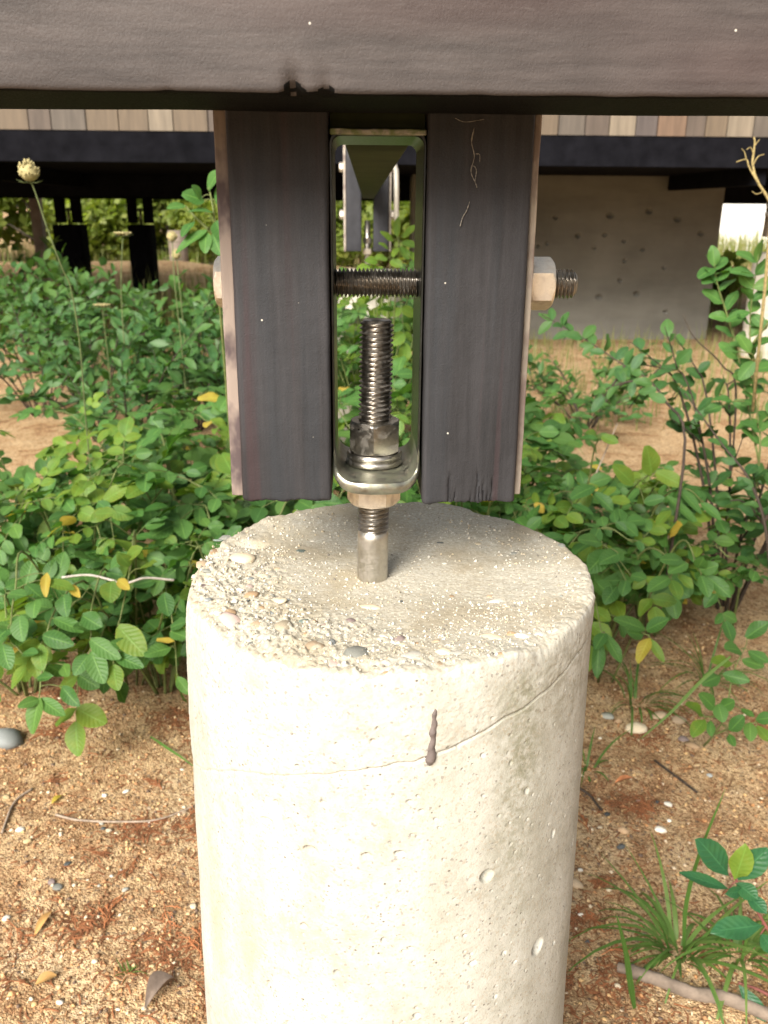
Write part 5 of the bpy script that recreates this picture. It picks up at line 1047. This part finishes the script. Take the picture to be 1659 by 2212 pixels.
an = rg.uniform(0, 6.28, N); base = oct_[None]*sc3[:, None, :]*(1 + .25*rg.standard_normal((N, 6, 1)))
X = base[:, :, 0]*np.cos(an)[:, None] - base[:, :, 1]*np.sin(an)[:, None]; Y = base[:, :, 0]*np.sin(an)[:, None] + base[:, :, 1]*np.cos(an)[:, None]
V = np.stack([X + XY[:, :1], Y + XY[:, 1:2], base[:, :, 2] + (Z + sz*.25)[:, None]], 2).reshape(-1, 3); F = (of[None] + (np.arange(N)*6)[:, None, None]).reshape(-1, 3)
tag(link('gravel', fast_mesh('gravel', V, F), M['gravel']), 'fine mixed gravel strewn over the sand', 'gravel', kind='stuff')
# loose needles
XY = scatter_xy(r, 8000); cl = [(r.uniform(-.75, .8), r.uniform(.15, 1.0)) for _ in range(46)]
for i in range(0, len(XY), 2):
    c_ = cl[i % 46]; q_ = (c_[0] + r.gauss(0, .026), c_[1] + r.gauss(0, .022))
    if math.hypot(q_[0] - PX, q_[1]) > .16: XY[i] = q_
Vs, Fs = [], []
for i, (x, y) in enumerate(XY):
    a = r.uniform(0, 6.28); L = r.uniform(.006, .022); wd = r.uniform(.0005, .0011); z = gz(x, y) if i % 40 == 0 else None
    Vs.append((x, y, a, L, wd))
Q = np.array(Vs); z0 = ground_z(Q[:, 0], Q[:, 1]) + .0012
dx, dy = np.cos(Q[:, 2]), np.sin(Q[:, 2]); bend = rg.uniform(-.25, .25, len(Q)); pts = []
for t, o_ in ((-.5, 0), (0, 1), (.5, 0)):
    cx = Q[:, 0] + dx*Q[:, 3]*t - dy*Q[:, 3]*bend*o_; cy = Q[:, 1] + dy*Q[:, 3]*t + dx*Q[:, 3]*bend*o_; zz = ground_z(cx, cy) + .0012 + (.0012 if o_ else 0)
    for s_ in (-1, 1): pts.append(np.column_stack([cx - dy*Q[:, 4]*s_, cy + dx*Q[:, 4]*s_, zz + .0003*s_]))
V = np.stack(pts, 1).reshape(-1, 3); b6 = (np.arange(len(Q))*6)[:, None]; F = np.concatenate([b6 + np.array([[0, 1, 3, 2]]), b6 + np.array([[2, 3, 5, 4]])])
tag(link('needle_litter', fast_mesh('needle_litter', V, F), M['litter']), 'scattered dry reddish needles on the sand', 'litter', kind='stuff')
def sprig(label, x, y, s, rot, seed, grp):
    r = random.Random(seed); mb = MB()
    def br(p, a, L, lv):
        P = [p]; aa = a
        for q in range(5):
            aa += r.uniform(-.16, .16); p = (p[0] + math.cos(aa)*L/5, p[1] + math.sin(aa)*L/5); P.append(p)
        z = [gz(*q) + .0020 + .0035*s/.05*math.sin(i/5*3.14)*r.uniform(.3, 1) for i, q in enumerate(P)]
        mb.tube([(q[0], q[1], zz) for q, zz in zip(P, z)], list(np.linspace(.0009, .0006, 6) if lv == 0 else np.linspace(.0008, .0004, 6)), 4)
        if lv < 2:
            for i in range(1, 6):
                for sg in (-1, 1):
                    if r.random() < (.75 if lv == 0 else .45): br(P[i], aa + sg*r.uniform(.35, .65), L*(.50 if lv == 0 else .36)*(1.1 - i*.1), lv + 1)
    br((x, y), rot, s, 0); tag(mb.build('dry_sprig', M['litter']), label, 'dry sprig', grp)
SP = [(-0.232, 0.263), (-0.222, 0.292), (-0.366, 0.349), (-0.294, 0.398), (-0.567, 0.679), (-0.353, 0.656), (-0.483, 0.312), (-0.513, 0.373), (-0.298, 0.578), (-0.434, 0.26), (-0.353, 0.493), (-0.442, 0.505), (0.36, 0.533), (0.376, 0.431), (0.313, 0.378), (0.318, 0.296), (0.487, 0.575), (0.281, 0.274), (0.448, 0.6)]
for i, (x, y) in enumerate(SP):
    big = {0: .075, 1: .05, 2: .05, 3: .05, 7: .05}.get(i, .038); sd_ = 'left' if x < 0 else 'right'
    lb = {0: 'largest dry reddish conifer sprig touching the lower left of the pier', 2: 'dry conifer sprig fanned out above the green seedling'}.get(i, f'dry reddish conifer sprig on the sand {sd_} of the pier')
    sprig(lb, x, y, big, {0: -.7, 2: 1.6}.get(i, i*1.7), 400 + i, f'dry sprigs {sd_} of the pier')
mb = MB(); mb.tube(spline([(x, y, gz(x, y) + .0032) for x, y in ((-.511, .585), (-.47, .573), (-.401, .57), (-.343, .578), (-.289, .614))], 24), list(np.linspace(.0022, .0012, 25)), 6)
tag(mb.build('dry_twig', M['twig']), 'long thin curved twig on the sand left of the pier', 'twig')
mb = MB(); mb.tube(spline([(x, y, gz(x, y) + .003) for x, y in ((-.575, .659), (-.593, .622), (-.583, .545))], 16), .0019, 6)
tag(mb.build('dry_twig', M['twig']), 'short curved twig at the left edge beside a white pebble', 'twig')
mb = MB()
for pts in ([(.36, .66), (.385, .63), (.392, .60), (.396, .585)], [(.53, .72), (.56, .66), (.575, .63)]):
    mb = MB(); mb.tube(spline([(x, y, gz(x, y) + .004) for x, y in pts], 14), .0022, 6)
    tag(mb.build('dark_twig', M['bark']), 'dark broken twig lying on the sand right of the pier', 'twig', 'dark twigs right of the pier')
P = spline([(.332, .270, gz(.332, .27) + .008), (.377, .248, gz(.377, .248) + .010), (.416, .224, gz(.416, .224) + .011), (.455, .215, gz(.455, .215) + .010), (.50, .190, gz(.5, .19) + .010), (.56, .16, gz(.56, .16) + .008)], 40)
mb = MB(); rk = random.Random(9); mb.tube(P, [.0085*rk.uniform(.93, 1.06)*(1 if i > 2 else .75) for i in range(41)], 14); V = np.concatenate(mb.V); V += (.0012*fbm(V, 130, 3, 3))[:, None]*np.array([0, -.5, 1])
st_o = link('fallen_stick', mesh('fallen_stick', V, mb.F), M['stick']); tag(st_o, 'thick weathered grey stick lying on the sand at the lower right', 'stick')
# fallen leaves
def flat_leaf(label, x, y, rot, L, W, kind, mat, tilt=.12, curl=0.):
    V, F, UV = leaf_arrays(kind, 3, 9, 5); V = V.copy(); V[:, 2] = np.abs(V[:, 1])*(.5 + curl*2) + .12*np.sin(V[:, 0]*3.1)
    m = np.array(frame((x, y, gz(x, y) + .003), (math.cos(rot), math.sin(rot), tilt), (0, 0, 1), L, W, kind)); V = V@m[:3, :3].T + m[:3, 3]
    me = fast_mesh('fallen_leaf', V, F); uvl = me.uv_layers.new(name='UVMap'); tag(link('fallen_leaf', me, M[mat]), label, 'leaf', 'fallen leaves')
flat_leaf('narrow orange-brown fallen leaf at the lower left edge', -.4586, .339, 1.30, .042, .011, 'lance', 'dryleaf')
flat_leaf('curled grey-brown fallen leaf near the pier base, lower left', -.278, .215, .95, .050, .024, 'broad', 'greyleaf', .1, .5)
flat_leaf('small yellow fallen leaf on the sand under the left roses', -.5287, .6168, 1.0, .022, .010, 'lance', 'yel')
flat_leaf('pale tan fallen leaf scrap at the lower left', -.43, .262, .4, .026, .016, 'oval', 'dryleaf')
flat_leaf('reddish-brown fallen leaf right of the pier', .44, .66, .2, .035, .012, 'lance', 'litter')

rank_labels()
